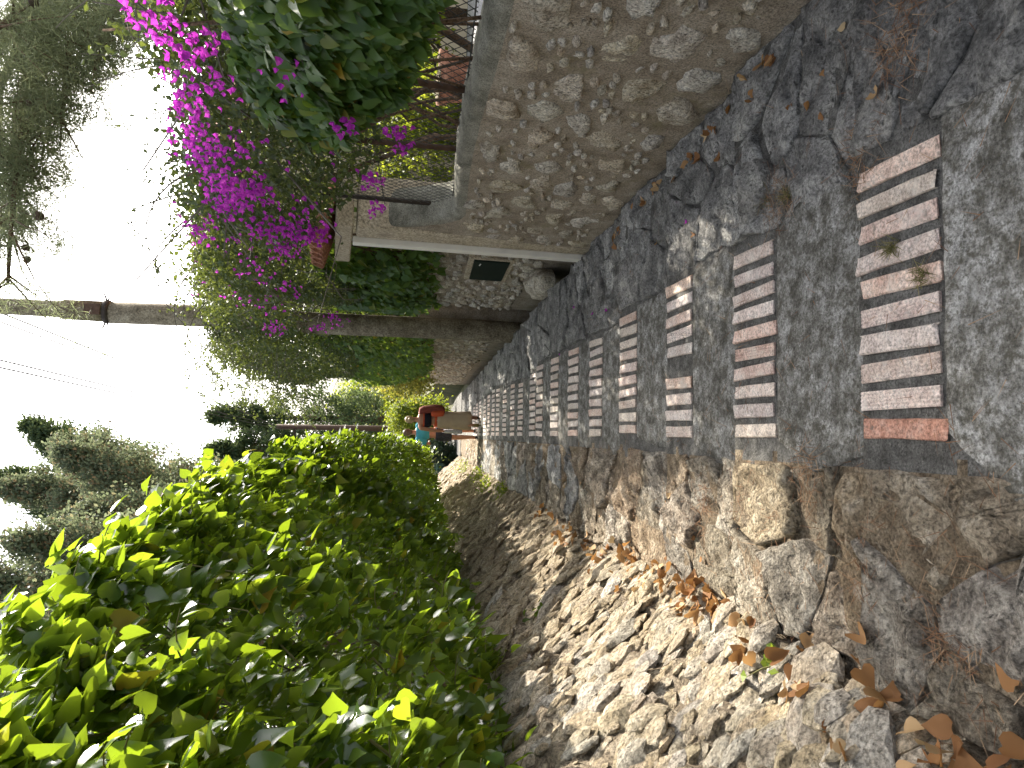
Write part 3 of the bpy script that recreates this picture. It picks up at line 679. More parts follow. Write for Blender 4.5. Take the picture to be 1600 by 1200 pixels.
# ================================================================== chain-link fence on the near wall
fence = thing('chain_link_fence', 'dark chain-link fence on rusty posts along the near wall top', 'fence', (1.62, 3.5, pz(3.5)+1.0))
FO = Vector((1.62, 3.5, pz(3.5)+1.0))
def fp_(y, h): return Vector((1.62, y, pz(y)+1.0+h)) - FO
Y0, Y1, FH = 1.3, 5.15, .95
mb = MB(); step = .062; k = -20
y = Y0 - FH
while y < Y1:
    for s in (1, -1):
        a0 = y; pts = []
        for t in np.linspace(0, 1, 8):
            yy_ = (y + FH*t) if s > 0 else (y + FH*(1-t)); h = FH*t
            if Y0 <= yy_ <= Y1: pts.append(fp_(yy_, h + .012) + Vector((.004*s, 0, 0)))
        if len(pts) > 1: mb.tube(pts, .0019, 4, False)
    y += step
mb.build('wire_mesh', M['wire'], fence)
for y, ln in ((1.9, .0), (2.55, .02), (3.32, -.1), (4.02, .06), (5.05, .0)):
    mb = MB(); mb.tube([fp_(y, -.05), fp_(y+ln*.5, .5), fp_(y+ln, FH+.05)], .017, 8); mb.build('post', M['rust'] if y != 5.05 else M['metal_dark'], fence, True)
for h in (.03, .5, FH):
    mb = MB(); mb.tube([fp_(Y0, h), fp_(3, h-.01), fp_(Y1, h)], .0035, 5); mb.build('rail_wire', M['wire'], fence)

# ================================================================== ivy hedge on the left
HY = [.6, 1.8, 2.7, 3.3, 4.4, 5.5, 6.5, 8, 11, 14, 16, 18]
HX = [-.85, -.74, -.66, -.58, -.38, -.33, -.27, -.15, -.03, -.06, -.15, -.5]
HH = [2.35, 2.42, 2.48, 2.55, 2.68, 2.7, 2.45, 2.42, 2.35, 1.9, 1.5, 1.1]
def hedge_pt(y, s, d):
    """s 0..1 up the overhanging face, 1..2 back over the top; d depth inside"""
    xt = np.interp(y, HY, HX); ht = np.interp(y, HY, HH); hb = np.interp(y, [0, 3, 9, 18], [.74, .74, .86, .9]); xb = np.interp(y, [0, 3, 16], [-1.32, -1.36, -1.36])
    if s <= 1: h = hb + (ht-hb)*s; x = xb + (xt-xb)*s**.75; ox, oz = .85, -.2+.7*s
    else: t = s-1; h = ht + .12*math.sin(t*3) - .25*t*t; x = xt - 1.5*t; ox, oz = .25, .95
    b = .2*nz(y*1.1, s*2.2, 4, 2) + .25*nz(y*3.2, s*4.5, 9, 2)
    return np.array((x + ox*(b-d), y, pz(y) + h + oz*(b-d)))
hedge = thing('ivy_hedge', 'dense glossy ivy hedge leaning out over the rubble bank', 'hedge', (-1.6, 3.0, pz(3.0)+.7))
HO = np.array((-1.6, 3.0, pz(3.0)+.7))
def leafy(n, ylo, yhi, ypow, sfun, dsc, size):
    P = np.empty((n, 3)); S = np.empty(n)
    for i in range(n):
        y = ylo + (yhi-ylo)*random.random()**ypow; s = sfun(); d = min(.6, random.expovariate(1/dsc)); P[i] = hedge_pt(y, s, d); S[i] = s
    P += RNG.normal(0, .02, P.shape); return P, S, size*RNG.uniform(.62, 1.3, n)
def hedge_dirs(P, S):
    n = len(P); up_ = np.array((0, 0, 1.)); sd_ = np.array(sd)
    Nn = .5*sd_ + .5*up_ + np.array((.38, -.18, 0)) + RNG.normal(0, .55, (n, 3))
    T = np.array((.42, -.1, -.6)) + RNG.normal(0, .55, (n, 3)); return Nn, T
def sfun(): return random.random()*1.02 if random.random() < .68 else 1 + random.random()**1.6
P, S, SZ = leafy(15500, .9, 8.5, 1.35, sfun, .15, .087)
Nn, T = hedge_dirs(P, S); vsz = view_size(P, SZ) * np.where(S < 1.6, 1, 0)
o_ = np.argsort(-vsz); top, rest = o_[:296], o_[296:]
tm = [IVY, IVY_B, IVY_C]
leaf_objects('leaf', tm, M['ivy'], P[top]-HO, Nn[top], T[top], SZ[top], hedge)
parts = [cloud_arrays(tm[k], P[rest[k::3]]-HO, Nn[rest[k::3]], T[rest[k::3]], SZ[rest[k::3]]) for k in range(3)]
P2, S2, SZ2 = leafy(12000, 7.0, 17.5, 1.0, sfun, .16, .09); N2, T2 = hedge_dirs(P2, S2)
parts.append(cloud_arrays(SMALL, P2-HO, N2, T2, SZ2*1.15, SZ2*1.5))
# shoots standing out of the face
mb = MB(); SP = []
for k in range(210):
    y = 1.1 + 8*random.random()**1.5; s = U(.0, .35) if k % 3 == 0 else U(.05, 1.5); p0 = hedge_pt(y, s, .05); dr = unit(np.array([[.7+U(-.3, .3), U(-.5, .5), .35+U(-.5, .5)]]))[0]; L = U(.1, .3)
    pts = [p0 + dr*L*t + np.array((0, 0, -.12*L*t*t*3)) for t in (0, .35, .7, 1.0)]; mb.tube([p-HO for p in pts], [.0035, .003, .0022, .0012], 5)
    for t in np.linspace(.25, 1.0, random.randint(4, 7)): SP.append(p0 + dr*L*t + np.array((0, 0, -.36*L*t*t)) + RNG.normal(0, .015, 3))
for k in range(160):                       # old stems inside
    y = U(.9, 12); p = [hedge_pt(y + U(-.25, .25)*j, max(0, .05 + j*.3), U(.05, .4)) for j in range(4)]; mb.tube([q-HO for q in p], [.008, .006, .004, .003], 5)
mb.build('stem', M['twig'], hedge, True)['kind'] = 'stuff'
SP = np.array(SP); Ns, Ts = hedge_dirs(SP, SP[:, 0]); parts.append(cloud_arrays(IVY, SP-HO, Ns, Ts, RNG.uniform(.045, .08, len(SP))))
cloud('foliage', parts, M['ivy'], hedge, True)

# ================================================================== ivy on the fence
ivf = thing('ivy_plant', 'dark green ivy curtain hanging over the chain-link fence, nearest the camera', 'ivy', (1.65, 2.9, pz(2.9)+1.0)); IO = np.array((1.65, 2.9, pz(2.9)+1.0))
def ivy_pt():
    y = U(1.2, 3.5); hb = 1.18 + .1*nz(y*3, 0) + max(0, y-2.8)*.45; ht = np.interp(y, [1.2, 2.2, 3.0, 3.75], [1.85, 1.9, 1.98, 1.85]); s = random.random()
    return np.array((1.5 - .16*math.sin(s*2.6) + .1*nz(y*2, s*3, 3, 2) + random.expovariate(9), y, pz(y) + hb + (ht-hb)*s))
P = np.array([ivy_pt() for _ in range(6500)]); n = len(P)
Nn = np.array((-.75, -.25, .5)) + RNG.normal(0, .33, (n, 3)); T = np.array((-.25, -.1, -.9)) + RNG.normal(0, .3, (n, 3)); SZ = .058*RNG.uniform(.6, 1.3, n)
o_ = np.argsort(-view_size(P, SZ)*(P[:, 0] < 1.52)); top, rest = o_[:250], o_[250:]
leaf_objects('leaf', tm, M['ivy_dark'], P[top]-IO, Nn[top], T[top], SZ[top], ivf)
cloud('foliage', [cloud_arrays(tm[k], P[rest[k::3]]-IO, Nn[rest[k::3]], T[rest[k::3]], SZ[rest[k::3]]) for k in range(3)], M['ivy_dark'], ivf, True)
mb = MB()
for k in range(20):
    y = U(1.3, 3.7); mb.tube([Vector((1.6+U(-.04, .06), y+U(-.2, .2)*j, pz(y)+1.0+j*.28)) - Vector(IO) for j in range(4)], [.008, .007, .005, .003], 5)
mb.build('stem', M['bark'], ivf, True)

# ivy on the walls further down
def wall_ivy(name, label, n, yr, xf, hb, ht, size, mat, tmpl, cat='ivy'):
    yc = (yr[0]+yr[1])/2; O = np.array((xf(yc)+.2, yc, pz(yc)+.9)); t = thing(name, label, cat, O)
    P = np.empty((n, 3))
    for i in range(n):
        y = U(*yr); s = random.random()**.85; a = hb(y); b = ht(y); P[i] = (max(xf(y) - .22*math.sin(s*2.7) + .14*nz(y*1.6, s*3, 5, 2), (.152*y+.14) if y < 9.8 else 0) + random.expovariate(6), y, pz(y)+a+(b-a)*s)
    Nn = np.array((-.7, -.35, .45)) + RNG.normal(0, .38, (n, 3)); T = np.array((-.3, -.1, -.85)) + RNG.normal(0, .35, (n, 3)); SZ = size*RNG.uniform(.6, 1.3, n)
    cloud('foliage', [cloud_arrays(tmpl, P-O, Nn, T, SZ, SZ*(1.4 if tmpl is SMALL else 1))], mat, t, True)
    mb = MB()
    for k in range(50):
        y = U(*yr); mb.tube([Vector((xf(y)+U(.0, .1), y+U(-.25, .25)*j, pz(y)+hb(y)+.1+j*(ht(y)-hb(y))*.3)) - Vector(O) for j in range(4)], [.014, .011, .008, .004], 5)
    mb.build('stem', M['bark'], t, True); return t
wall_ivy('ivy_plant', 'dark ivy draped over the recessed wall behind the gate', 4200, (6.6, 9.6), lambda y: 1.66, lambda y: 1.12+.15*nz(y*3, 1), lambda y: 2.3, .075, M['ivy_dark'], IVY)
wall_ivy('ivy_plant', 'dark ivy hanging over the long wall beyond the utility pole', 6500, (10.2, 16.5), lambda y: 1.45 - .02*(y-10), lambda y: 1.12+.12*nz(y*2, 4), lambda y: 2.9, .09, M['ivy_dark'], SMALL)

# ================================================================== bougainvillea
bo = thing('bougainvillea', 'sprawling bougainvillea with magenta flowers above the gate and fence', 'bougainvillea', (1.75, 4.2, pz(4.2)+.95)); BO = np.array((1.75, 4.2, pz(4.2)+.95))
BY = [2.0, 2.6, 3.2, 4.1, 5.3, 6.4, 8.3, 10, 13, 15.5]
BT = [2.15, 2.2, 2.3, 2.5, 2.8, 3.05, 3.5, 3.9, 4.4, 4.2]
BB = [1.85, 1.8, 1.55, 1.5, 2.15, 2.2, 1.9, 2.1, 2.4, 2.8]
BF = [1.55, 1.5, 1.42, 1.33, 1.27, 1.22, 1.18, 1.1, .95, 1.0]
def boug_pt(y, s, d):
    b, t, f = np.interp(y, BY, BB), np.interp(y, BY, BT), np.interp(y, BY, BF)
    if s <= 1: h = b+(t-b)*s; x = f + .25*(1-math.sin(math.pi*min(1, s*.75+.15))) ; ox, oz = -.9, .3
    else: q = s-1; h = t - .15*q*q + .1*math.sin(q*4); x = f + 1.3*q; ox, oz = -.15, 1
    if 6.6 < y < 10.1 and h < 2.75+.25*nz(y*4, s*3, 6, 2): x = max(x, .152*y+.2); ox = -.15
    w = .22*nz(y*1.2, s*2, 11, 2) + .12*nz(y*3.5, s*5, 2, 2)
    return np.array((x + ox*(w-d), y, pz(y)+h + oz*(w-d)))
def bs(): return random.random() if random.random() < .62 else 1+random.random()
n = 78000; P = np.empty((n, 3))
for i in range(n):
    y = 2.0 + 13.5*random.random()**1.25; P[i] = boug_pt(y, bs(), min(.9, random.expovariate(1/.2)))
dist = np.linalg.norm(P-CAMP, axis=1)
Nn = RNG.normal(0, .8, (n, 3)) + np.array((-.4, -.15, .5)); T = RNG.normal(0, .8, (n, 3)) + np.array((-.2, 0, -.2)); SZ = (.031 + .0021*dist)*RNG.uniform(.6, 1.3, n)
parts = [cloud_arrays(SMALL, P-BO, Nn, T, SZ, SZ*1.05)]
# arching and drooping shoots
mb = MB(); SP = []
def shoot(p0, d0, L, droop, r, nl, seg=9):
    p = np.array(p0, float); d = np.array(d0, float); pts = [p.copy()]
    for k in range(seg):
        d = d + np.array((0, 0, -droop/seg)) + RNG.normal(0, .05, 3); d /= np.linalg.norm(d); p = p + d*L/seg; pts.append(p.copy())
    mb.tube([q-BO for q in pts], list(np.linspace(r, r*.3, seg+1)), 4)
    for k in range(nl): t = random.random()**.8*(seg-1); i = int(t); f = t-i; SP.append(pts[i]*(1-f)+pts[i+1]*f + RNG.normal(0, .016, 3))
for k in range(90): y = U(2.3, 14); shoot(boug_pt(y, U(.7, 1.5), .1), (U(-.8, .3), U(-.6, .4), U(.3, 1.1)), U(.25, .6), U(.4, 1.6), .0045, 16)
for y, dx, L in ((4.6, -.55, 1.0), (5.4, -.75, 1.25), (6.3, -.9, 1.3), (7.0, -1.0, 1.4), (8.2, -.9, 1.5), (5.0, -.3, .8), (9.0, -.9, 1.2)): shoot(boug_pt(y, 1.0, .05), (dx, U(-.5, .1), .9), L, 2.2, .0065, 34, 14)
for k in range(120): y = U(9.5, 15.5); shoot(boug_pt(y, U(.5, 1.3), .0), (U(-1.0, -.4), U(-.4, .2), U(-.1, .6)), U(.5, 1.15), U(.6, 1.8), .004, 34, 10)
mb.build('shoot', M['grey_twig'], bo)['kind'] = 'stuff'
SP = np.array(SP); n2 = len(SP); parts.append(cloud_arrays(SMALL, SP-BO, RNG.normal(0, 1, (n2, 3)), RNG.normal(0, 1, (n2, 3)), (.02+.0016*np.linalg.norm(SP, axis=1))*RNG.uniform(.7, 1.3, n2)))
cloud('foliage', parts, M['boug'], bo)
# woody trunks fanning up behind the fence
for k in range(12):
    y = U(3.1, 4.7) if k < 9 else U(2.2, 3.0); x = U(1.68, 1.85); ty = y + U(-.9, .7); r = U(.009, .024); mb = MB()
    pts = [Vector((x, y, pz(y)+.85)), Vector((x+U(-.05, .1), y+(ty-y)*.3, pz(y)+1.15)), Vector((x+U(-.15, .1), y+(ty-y)*.65, pz(y)+1.5)), Vector((x+U(-.3, .1), ty, pz(y)+1.95)), Vector((x+U(-.4, .2), ty+U(-.2, .3), pz(y)+2.4))]
    mb.tube([p-Vector(BO) for p in pts], [r, r*.9, r*.75, r*.5, r*.3], 7); mb.build('trunk', M['bark'], bo, True)
mb = MB()
for k in range(260):
    y = U(2.4, 14); p = boug_pt(y, U(0, 1.2), U(.1, .5)); q = p + RNG.normal(0, .25, 3); r_ = q + RNG.normal(0, .2, 3); mb.tube([p-BO, q-BO, r_-BO], [.006, .004, .002], 4)
mb.build('branch', M['grey_twig'], bo)['kind'] = 'stuff'
# flowers: three papery bracts each
def flower_mesh():
    P3 = np.zeros((3, 3)); a = U(0, 6.3); Tt = []; Nt = []
    for k in range(3): t = a + k*2.094; Tt.append((math.cos(t), math.sin(t), .75)); Nt.append((-math.cos(t)*.7, -math.sin(t)*.7, .9))
    V, F = cloud_arrays(BRACT, P3, np.array(Nt), np.array(Tt), np.array([1., U(.85, 1.1), 1.]), np.array([1., 1, 1.])*1.15); return V, F
FMV = [flower_mesh() for _ in range(6)]; FME = [np_mesh('flower', v, f, M['bract']) for v, f in FMV]
FC = [(1.25, 2.3, 2.0, .1, 22), (1.25, 2.43, 1.97, .1, 26), (1.25, 2.67, 2.02, .1, 22), (1.25, 2.43, 1.89, .08, 10), (1.25, 2.74, 1.92, .08, 8), (1.25, 2.95, 2.08, .1, 16),
      (1.25, 3.19, 2.17, .11, 30), (1.25, 3.44, 2.19, .12, 36), (1.22, 3.72, 2.18, .13, 44), (1.22, 4.1, 2.26, .13, 36), (1.22, 3.7, 2.04, .12, 34), (1.2, 4.4, 2.1, .14, 44), (1.2, 4.84, 2.1, .13, 40),
      (1.2, 4.5, 1.93, .12, 36), (1.22, 4.55, 1.85, .1, 26), (1.3, 3.05, 1.53, .07, 10), (1.3, 3.06, 1.32, .07, 12), (1.3, 3.2, 1.3, .06, 8), (1.3, 3.7, 1.48, .09, 16), (1.3, 4.18, 1.48, .08, 13),
      (1.12, 8.0, 2.8, .16, 26), (1.12, 5.8, 2.24, .12, 14), (1.15, 8.1, 2.3, .15, 14), (1.15, 7.4, 2.06, .14, 14), (1.22, 3.9, 2.12, .14, 40), (1.2, 4.54, 2.5, .12, 20), (1.25, 3.3, 2.0, .12, 12), (1.2, 4.1, 1.85, .18, 16), (1.15, 5.2, 2.35, .2, 14), (1.15, 6.6, 2.6, .25, 12), (1.3, 2.7, 1.7, .12, 6)]
fl = []
for x, y, h, r, k in FC:
    for _ in range(int(k*1.6)):
        d = RNG.normal(0, 1, 3); d *= r*random.random()**.5/np.linalg.norm(d); fl.append((x-.02+d[0]*.6, y+d[1]*1.1, pz(y)+h+d[2], U(.015, .026)*(1+.02*y)))
for _ in range(120): y = 2.2 + 6*random.random(); p = boug_pt(y, U(.1, 1.1), -.03); fl.append((*p, U(.018, .028)))
fl = np.array(fl); o_ = np.argsort(-view_size(fl[:, :3], fl[:, 3])); parts = []
for j, i in enumerate(o_):
    e = Matrix.Rotation(U(0, 6.3), 3, 'Z') @ Matrix.Rotation(U(.2, 1.7), 3, 'X') ; e = Matrix.Rotation(U(-1.2, 1.2)+1.57, 3, 'Z') @ Matrix.Rotation(-U(.2, 1.8), 3, 'X') @ Matrix.Rotation(U(0, 6.3), 3, 'Z')
    p = fl[i, :3]-BO
    if j < 290:
        o = link('flower', random.choice(FME), bo); o.matrix_local = Matrix.Translation(Vector(p)) @ e.to_4x4() @ Matrix.Scale(float(fl[i, 3]), 4)
    else:
        v, f = random.choice(FMV); parts.append((v @ np.array(e).T*fl[i, 3] + p, f))
cloud('flower_mass', parts, M['bract'], bo)

# ================================================================== garden behind the fence
def shrub(name, label, cat, c, rad, n, size, mat, trunk=True, tmpl=SMALL, holes=.55, group=None):
    c = np.array(c, float); base = ground_z(c[0], c[1]); O = np.array((c[0], c[1], base)); t = thing(name, label, cat, O, 0, group); rad = np.array(rad, float)
    k = max(8, int(n/90)); D = unit(RNG.normal(0, 1, (k, 3))); C = c + D*rad*RNG.uniform(.35, 1.0, (k, 1))**.6*.86; cs = RNG.uniform(.12, .26, (k, 1))*rad.mean()*1.15
    idx = RNG.integers(0, k, n); P = C[idx] + RNG.normal(0, .6, (n, 3))*cs[idx]
    Nn = unit(P-c)*.5 + np.array((0, 0, .5)) + RNG.normal(0, .55, (n, 3)); T = RNG.normal(0, .7, (n, 3)) + np.array((0, 0, -.4)); SZ = size*RNG.uniform(.6, 1.35, n)
    cloud('crown', [cloud_arrays(tmpl, P-O, Nn, T, SZ, SZ*1.15)], mat, t)
    mb = MB(); bz = base-.1
    for j in range(9): q = C[j % k]; m_ = (q*.5 + np.array((c[0], c[1], bz))*.5) + RNG.normal(0, .06*rad.mean(), 3); r = .018*rad.mean()+.006; mb.tube([np.array((c[0]+U(-.05, .05), c[1]+U(-.05, .05), bz))-O, m_-O, q-O], [r*1.6, r, r*.4], 6)
    mb.build('trunk', M['bark'], t, True); return t
shrub('garden_shrub', 'sunlit yellow-green shrub behind the fence beside the terrace', 'shrub', (3.3, 6.9, pz(6.9)+1.7), (.9, .7, .8), 5200, .06, M['shrub'])
shrub('garden_shrub', 'sunlit shrub behind the fence posts and bare trunks', 'shrub', (2.5, 5.9, pz(5.9)+1.35), (.5, .5, .5), 2600, .05, M['shrub'])
shrub('garden_shrub', 'bright shrub seen through gaps high in the ivy curtain', 'shrub', (4.2, 5.8, pz(5.8)+2.0), (1.1, .8, 1.0), 5200, .065, M['shrub'])
shrub('added_shade_tree', 'added hidden shade tree behind the long wall beyond the pole', 'tree', (3.4, 13.2, pz(13.2)+3.0), (1.5, 1.7, 2.1), 11000, .1, M['boug'])  # this and the next trees: unseen, added to keep sun off the far steps
shrub('added_shade_tree', 'added hidden shade tree behind the wall further down the path', 'tree', (3.3, 17.0, pz(17.0)+3.0), (1.5, 1.9, 2.1), 11000, .11, M['boug'])
shrub('added_shade_tree', 'added hidden shade tree behind the wall at its far end', 'tree', (3.6, 21.3, pz(21.3)+3.0), (1.5, 2.0, 2.1), 10000, .11, M['boug'])
hs_ = thing('garden_house', 'cream garden house wall glimpsed behind the fence near the gate', 'house', (4.6, 9.4, pz(9.4)+.8))
mb = MB(); mb.box(-2.2, 1.6, -1.2, 1.2, -.6, 2.6); bevel(mb.build('wall', M['house'], hs_), .02)
mb = MB(); mb.add([(-2.4, -1.4, 2.605), (1.8, -1.4, 2.605), (1.8, 1.4, 2.605), (-2.4, 1.4, 2.605), (-2.4, 0, 3.2), (1.8, 0, 3.2)], [(0, 1, 5, 4), (3, 4, 5, 2), (0, 4, 3), (1, 2, 5), (0, 3, 2, 1)]); mb.build('roof', M['terracotta'], hs_)
for k, (x, y) in enumerate(((2.35, 4.75), (2.75, 5.35))):
    t = thing('flower_pot', ('terracotta pot just behind the fence near the gate pillar', 'terracotta pot further back on the terrace behind the fence')[k], 'pot', (x, y, pz(y)+.885))
    mb = MB(); mb.tube([(0, 0, 0), (0, 0, .2), (0, 0, .2), (0, 0, .26)], [.09, .125, .14, .145], 16); mb.build('pot', M['terracotta'], t, True)
    mb = MB(); mb.tube([(0, 0, .2), (0, 0, .265)], [.12, .12], 12); mb.build('soil', M['soil'], t)
    P = RNG.normal(0, .09, (160, 3)) + np.array((0, 0, .4)); cloud('leaves', [cloud_arrays(SMALL, P, RNG.normal(0, 1, (160, 3)), RNG.normal(0, 1, (160, 3)), RNG.uniform(.04, .07, 160))], M['shrub'], t)

# ================================================================== trees
def conifer(label, x, y, top, rad, mat, n_cl=130, spray=.14, per=62, low=.12, group=None, bare=False, lean=0.0, bend=2.0):
    gz = ground_z(x, y); Ht = top-gz; t = thing('conifer', label, 'tree', (x, y, gz), 0, group)
    def lx(f): return lean*max(0, f)**bend
    mb = MB(); mb.tube([(lx(f), .1*math.sin(f*5), f*Ht) for f in (-.02, .2, .4, .6, .75, .88, .97)], [r*Ht**.8 for r in (.035, .031, .026, .019, .013, .008, .002)], 8)
    C = []
    for k in range(n_cl):
        f = low + (1-low)*random.random()**.8; ang = U(0, 6.3); q_ = (f-low)/(1-low); env = rad*(1-q_**3)*min(1, .6+2.0*q_)*(.6+.75*abs(nz(ang*1.6, f*7, x, 2)))+.08
        q = random.random()**.4; r = env*q; C.append((lx(f) + r*math.cos(ang), r*math.sin(ang), f*Ht, .34*(.7+.4*(1-q_))*rad**.35))
        if k % 2 == 0:
            z0 = max(.1, f*Ht - r*.55); f0 = z0/Ht; mb.tube([(lx(f0), 0, z0), ((lx(f)+lx(f0))/2 + r*.5*math.cos(ang), r*.5*math.sin(ang), f*Ht - r*.15), (lx(f) + r*math.cos(ang), r*math.sin(ang), f*Ht)], [.035, .022, .006], 5)
    if bare:
        for k in range(26):
            a = U(0, 6.3); z0 = U(.1, .5)*Ht; r = U(.5, 1.1)*rad; mb.tube([(0, 0, z0), (r*.5*math.cos(a), r*.5*math.sin(a), z0+U(-.1, .4)), (r*math.cos(a), r*math.sin(a), z0+U(-.2, .9))], [.04, .025, .008], 5)
    mb.build('trunk', M['bark'], t, True)
    C = np.array(C); idx = np.repeat(np.arange(n_cl), per); n = len(idx); P = C[idx, :3] + RNG.normal(0, .5, (n, 3))*C[idx, 3:4]
    D = unit(P - np.array((0, 0, 0))*1.0); out = unit(P[:, :3]*np.array((1, 1, 0)) + 1e-6)
    T = out*.6 + np.array((0, 0, .75)) + RNG.normal(0, .45, (n, 3)); Nn = RNG.normal(0, 1, (n, 3))
    SZ = spray*RNG.uniform(.6, 1.3, n); cloud('crown', [cloud_arrays(SPRAY, P, Nn, T, SZ, SZ*.75)], mat, t); return t
conifer('tall dark cypress whose tip rises highest behind the grey conifers', -4.4, 36, 14.1, 1.9, M['cypress'], 150, .15, 110, low=.66, lean=4.5, bend=2.6)
conifer('dark bushy cypress at the top edge, behind the browning conifers', -5.0, 34, 14.4, 2.1, M['cypress'], 160, .15, 110, low=.6, lean=2.9)
conifer('grey-green conifer with brown patches beside the hedge tip', -3.8, 24, 8.9, 1.6, M['conifer'], 180, .1, 105, lean=3.1, low=.55)
conifer('grey-green conifer with twin tops between cypress and hedge', -3.8, 27, 10.0, 1.6, M['conifer'], 180, .11, 105, lean=3.3, low=.58)
conifer('broad browning conifer with bare grey branches above the hedge', -2.9, 19, 8.2, 1.8, M['conifer'], 210, .09, 100, bare=True, lean=.3)
conifer('leaning conifer with exposed dead branches, leftmost above the hedge', -4.6, 17, 8.8, 2.0, M['conifer'], 210, .09, 100, bare=True)
conifer('shadowed conifer behind the leaning one', -6.8, 20, 10.5, 2.5, M['conifer'], 200, .1, 100, bare=True)
conifer('pale conifer filling the gap left of the broad browning one', -3.9, 22, 10.2, 2.0, M['conifer'], 210, .1, 100, bare=True)
conifer('tall shaded conifer at the picture corner over the hedge top', -5.6, 14.5, 9.0, 2.0, M['conifer'], 200, .08, 100, bare=True)
conifer('grey conifer standing close behind the hedge crest', -3.0, 21, 7.4, 1.7, M['conifer'], 210, .095, 105, lean=.9, low=.3)
conifer('tall grey conifer between the dark cypresses', -3.6, 29, 12.2, 2.1, M['conifer'], 210, .12, 105, lean=1.6, low=.4)
conifer('grey conifer at the left edge behind the dead branches', -5.9, 25, 12.4, 2.6, M['conifer'], 220, .11, 105, low=.2)
conifer('dark cypress filling the sky behind the shaded conifers', -6.6, 31, 14.5, 3.0, M['cypress'], 200, .15, 100, low=.2)
conifer('dark round-topped cypress just above the hedge crest near the far pole', -.9, 37, 6.7, 2.1, M['cypress'], 170, .15, 100, low=.25)
conifer('dark cypress with knobbly top right of the round-topped one', .75, 39, 7.0, 1.9, M['cypress'], 160, .15, 100, low=.25)
shrub('broadleaf_tree', 'grey-green tree down the path behind the golden shrub', 'tree', (2.1, 46, -1.6), (2.1, 2.0, 3.2), 6500, .2, M['shrub'])
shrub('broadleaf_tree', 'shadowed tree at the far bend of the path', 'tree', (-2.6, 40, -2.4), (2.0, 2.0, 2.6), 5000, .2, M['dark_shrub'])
shrub('golden_shrub', 'sunlit golden-green shrub spilling over the far end of the wall', 'shrub', (2.15, 19.3, pz(19.3)+2.0), (1.2, 2.6, .95), 18000, .075, M['golden'])
shrub('golden_shrub', 'lower green shrub trailing over the wall behind the walkers', 'shrub', (2.2, 23.3, pz(23.3)+1.6), (1.1, 1.6, .85), 9000, .085, M['golden'])
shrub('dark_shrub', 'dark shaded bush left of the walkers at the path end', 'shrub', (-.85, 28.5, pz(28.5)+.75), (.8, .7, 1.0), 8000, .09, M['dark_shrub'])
shrub('green_shrub', 'green bush closing the path behind the heads of the walkers', 'shrub', (.55, 30.0, pz(30.0)+1.35), (1.1, .7, 1.7), 11000, .1, M['shrub'])
tf = thing('teal_fence', 'short teal railing beside the dark bush at the path end', 'fence', (-1.25, 24.6, pz(24.6)+.85))
for k in range(13):
    mb = MB(); mb.box(-.3+.05*k-.008, -.3+.05*k+.008, -.008, .008, -.3, .72); mb.build('bar', M['teal'], tf)
for z in (-.1, .66): mb = MB(); mb.box(-.33, .33, -.014, -.0085, z, z+.035); mb.build('rail', M['teal'], tf)

# overhanging pine, top right of the upright view
pt = thing('pine_tree', 'pine branches with round cones hanging into the sky above the flowers', 'tree', (4.9, 8.4, ground_z(4.9, 8.4))); PO = np.array((4.9, 8.4, ground_z(4.9, 8.4)))
mb = MB(); mb.tube([np.array((4.9, 8.4, PO[2]-.2))-PO, np.array((4.8, 8.3, 1.5))-PO, np.array((4.5, 8.0, 3.6))-PO, np.array((4.3, 7.6, 6.2))-PO], [.22, .19, .16, .09], 10)
tips = []
def limb(a, b, r, kids):
    a, b = np.array(a, float), np.array(b, float); m_ = (a+b)/2 + np.array((0, 0, .22)); mb.tube([a-PO, m_-PO, b-PO], [r, r*.7, r*.25], 6)
    for k in range(kids):
        t = random.random()**.7; p = (1-t)**2*a + 2*t*(1-t)*m_ + t*t*b; q = p + np.array((U(-.45, .35), U(-.5, .5), U(-.42, .3)))*(.6+.6*t); mb.tube([p-PO, (p+q)/2-PO+np.array((0, 0, .04)), q-PO], [r*.2, .004, .0015], 4)
        for j in range(5): s = (j+1)/5; tips.append(p*(1-s)+q*s + RNG.normal(0, .05, 3))
for a, b, r, k in (((4.55, 8.05, 3.1), (2.7, 5.8, 2.95), .05, 40), ((4.5, 8.0, 3.4), (2.2, 5.8, 3.15), .05, 48), ((4.45, 7.9, 3.7), (1.65, 5.8, 3.4), .05, 50), ((4.4, 7.8, 4.0), (1.25, 5.9, 3.55), .05, 46), ((4.5, 8.0, 3.6), (2.5, 5.1, 3.3), .045, 50), ((4.5, 8.0, 3.8), (1.9, 5.3, 3.6), .045, 46), ((4.4, 7.8, 3.8), (1.0, 5.75, 3.4), .045, 50), ((4.4, 7.8, 3.7), (1.25, 5.35, 3.25), .045, 46), ((4.35, 7.7, 5.0), (2.2, 5.6, 4.3), .05, 24), ((4.35, 7.7, 4.6), (1.3, 6.2, 4.1), .05, 30), ((4.55, 8.0, 3.0), (3.0, 6.0, 2.75), .035, 22)):
    limb(a, b, r, k)
mb.build('trunk', M['bark'], pt, True)
tips = np.array(tips); idx = np.repeat(np.arange(len(tips)), 48); n = len(idx); P = tips[idx] + RNG.normal(0, .06, (n, 3)); T = RNG.normal(0, .8, (n, 3)) + np.array((-.3, -.2, .15))
SZ = RNG.uniform(.05, .1, n); cloud('needles', [cloud_arrays(NEEDLE, P-PO, RNG.normal(0, 1, (n, 3)), T, SZ, np.full(n, .0055))], M['pine'], pt)
CM = []
for _ in range(2):
    mb = MB(); mb.ball((0, 0, 0), (.03, .03, .038), 8, 6); me = mb.mesh('cone', M['cone'], False); CM.append(me)
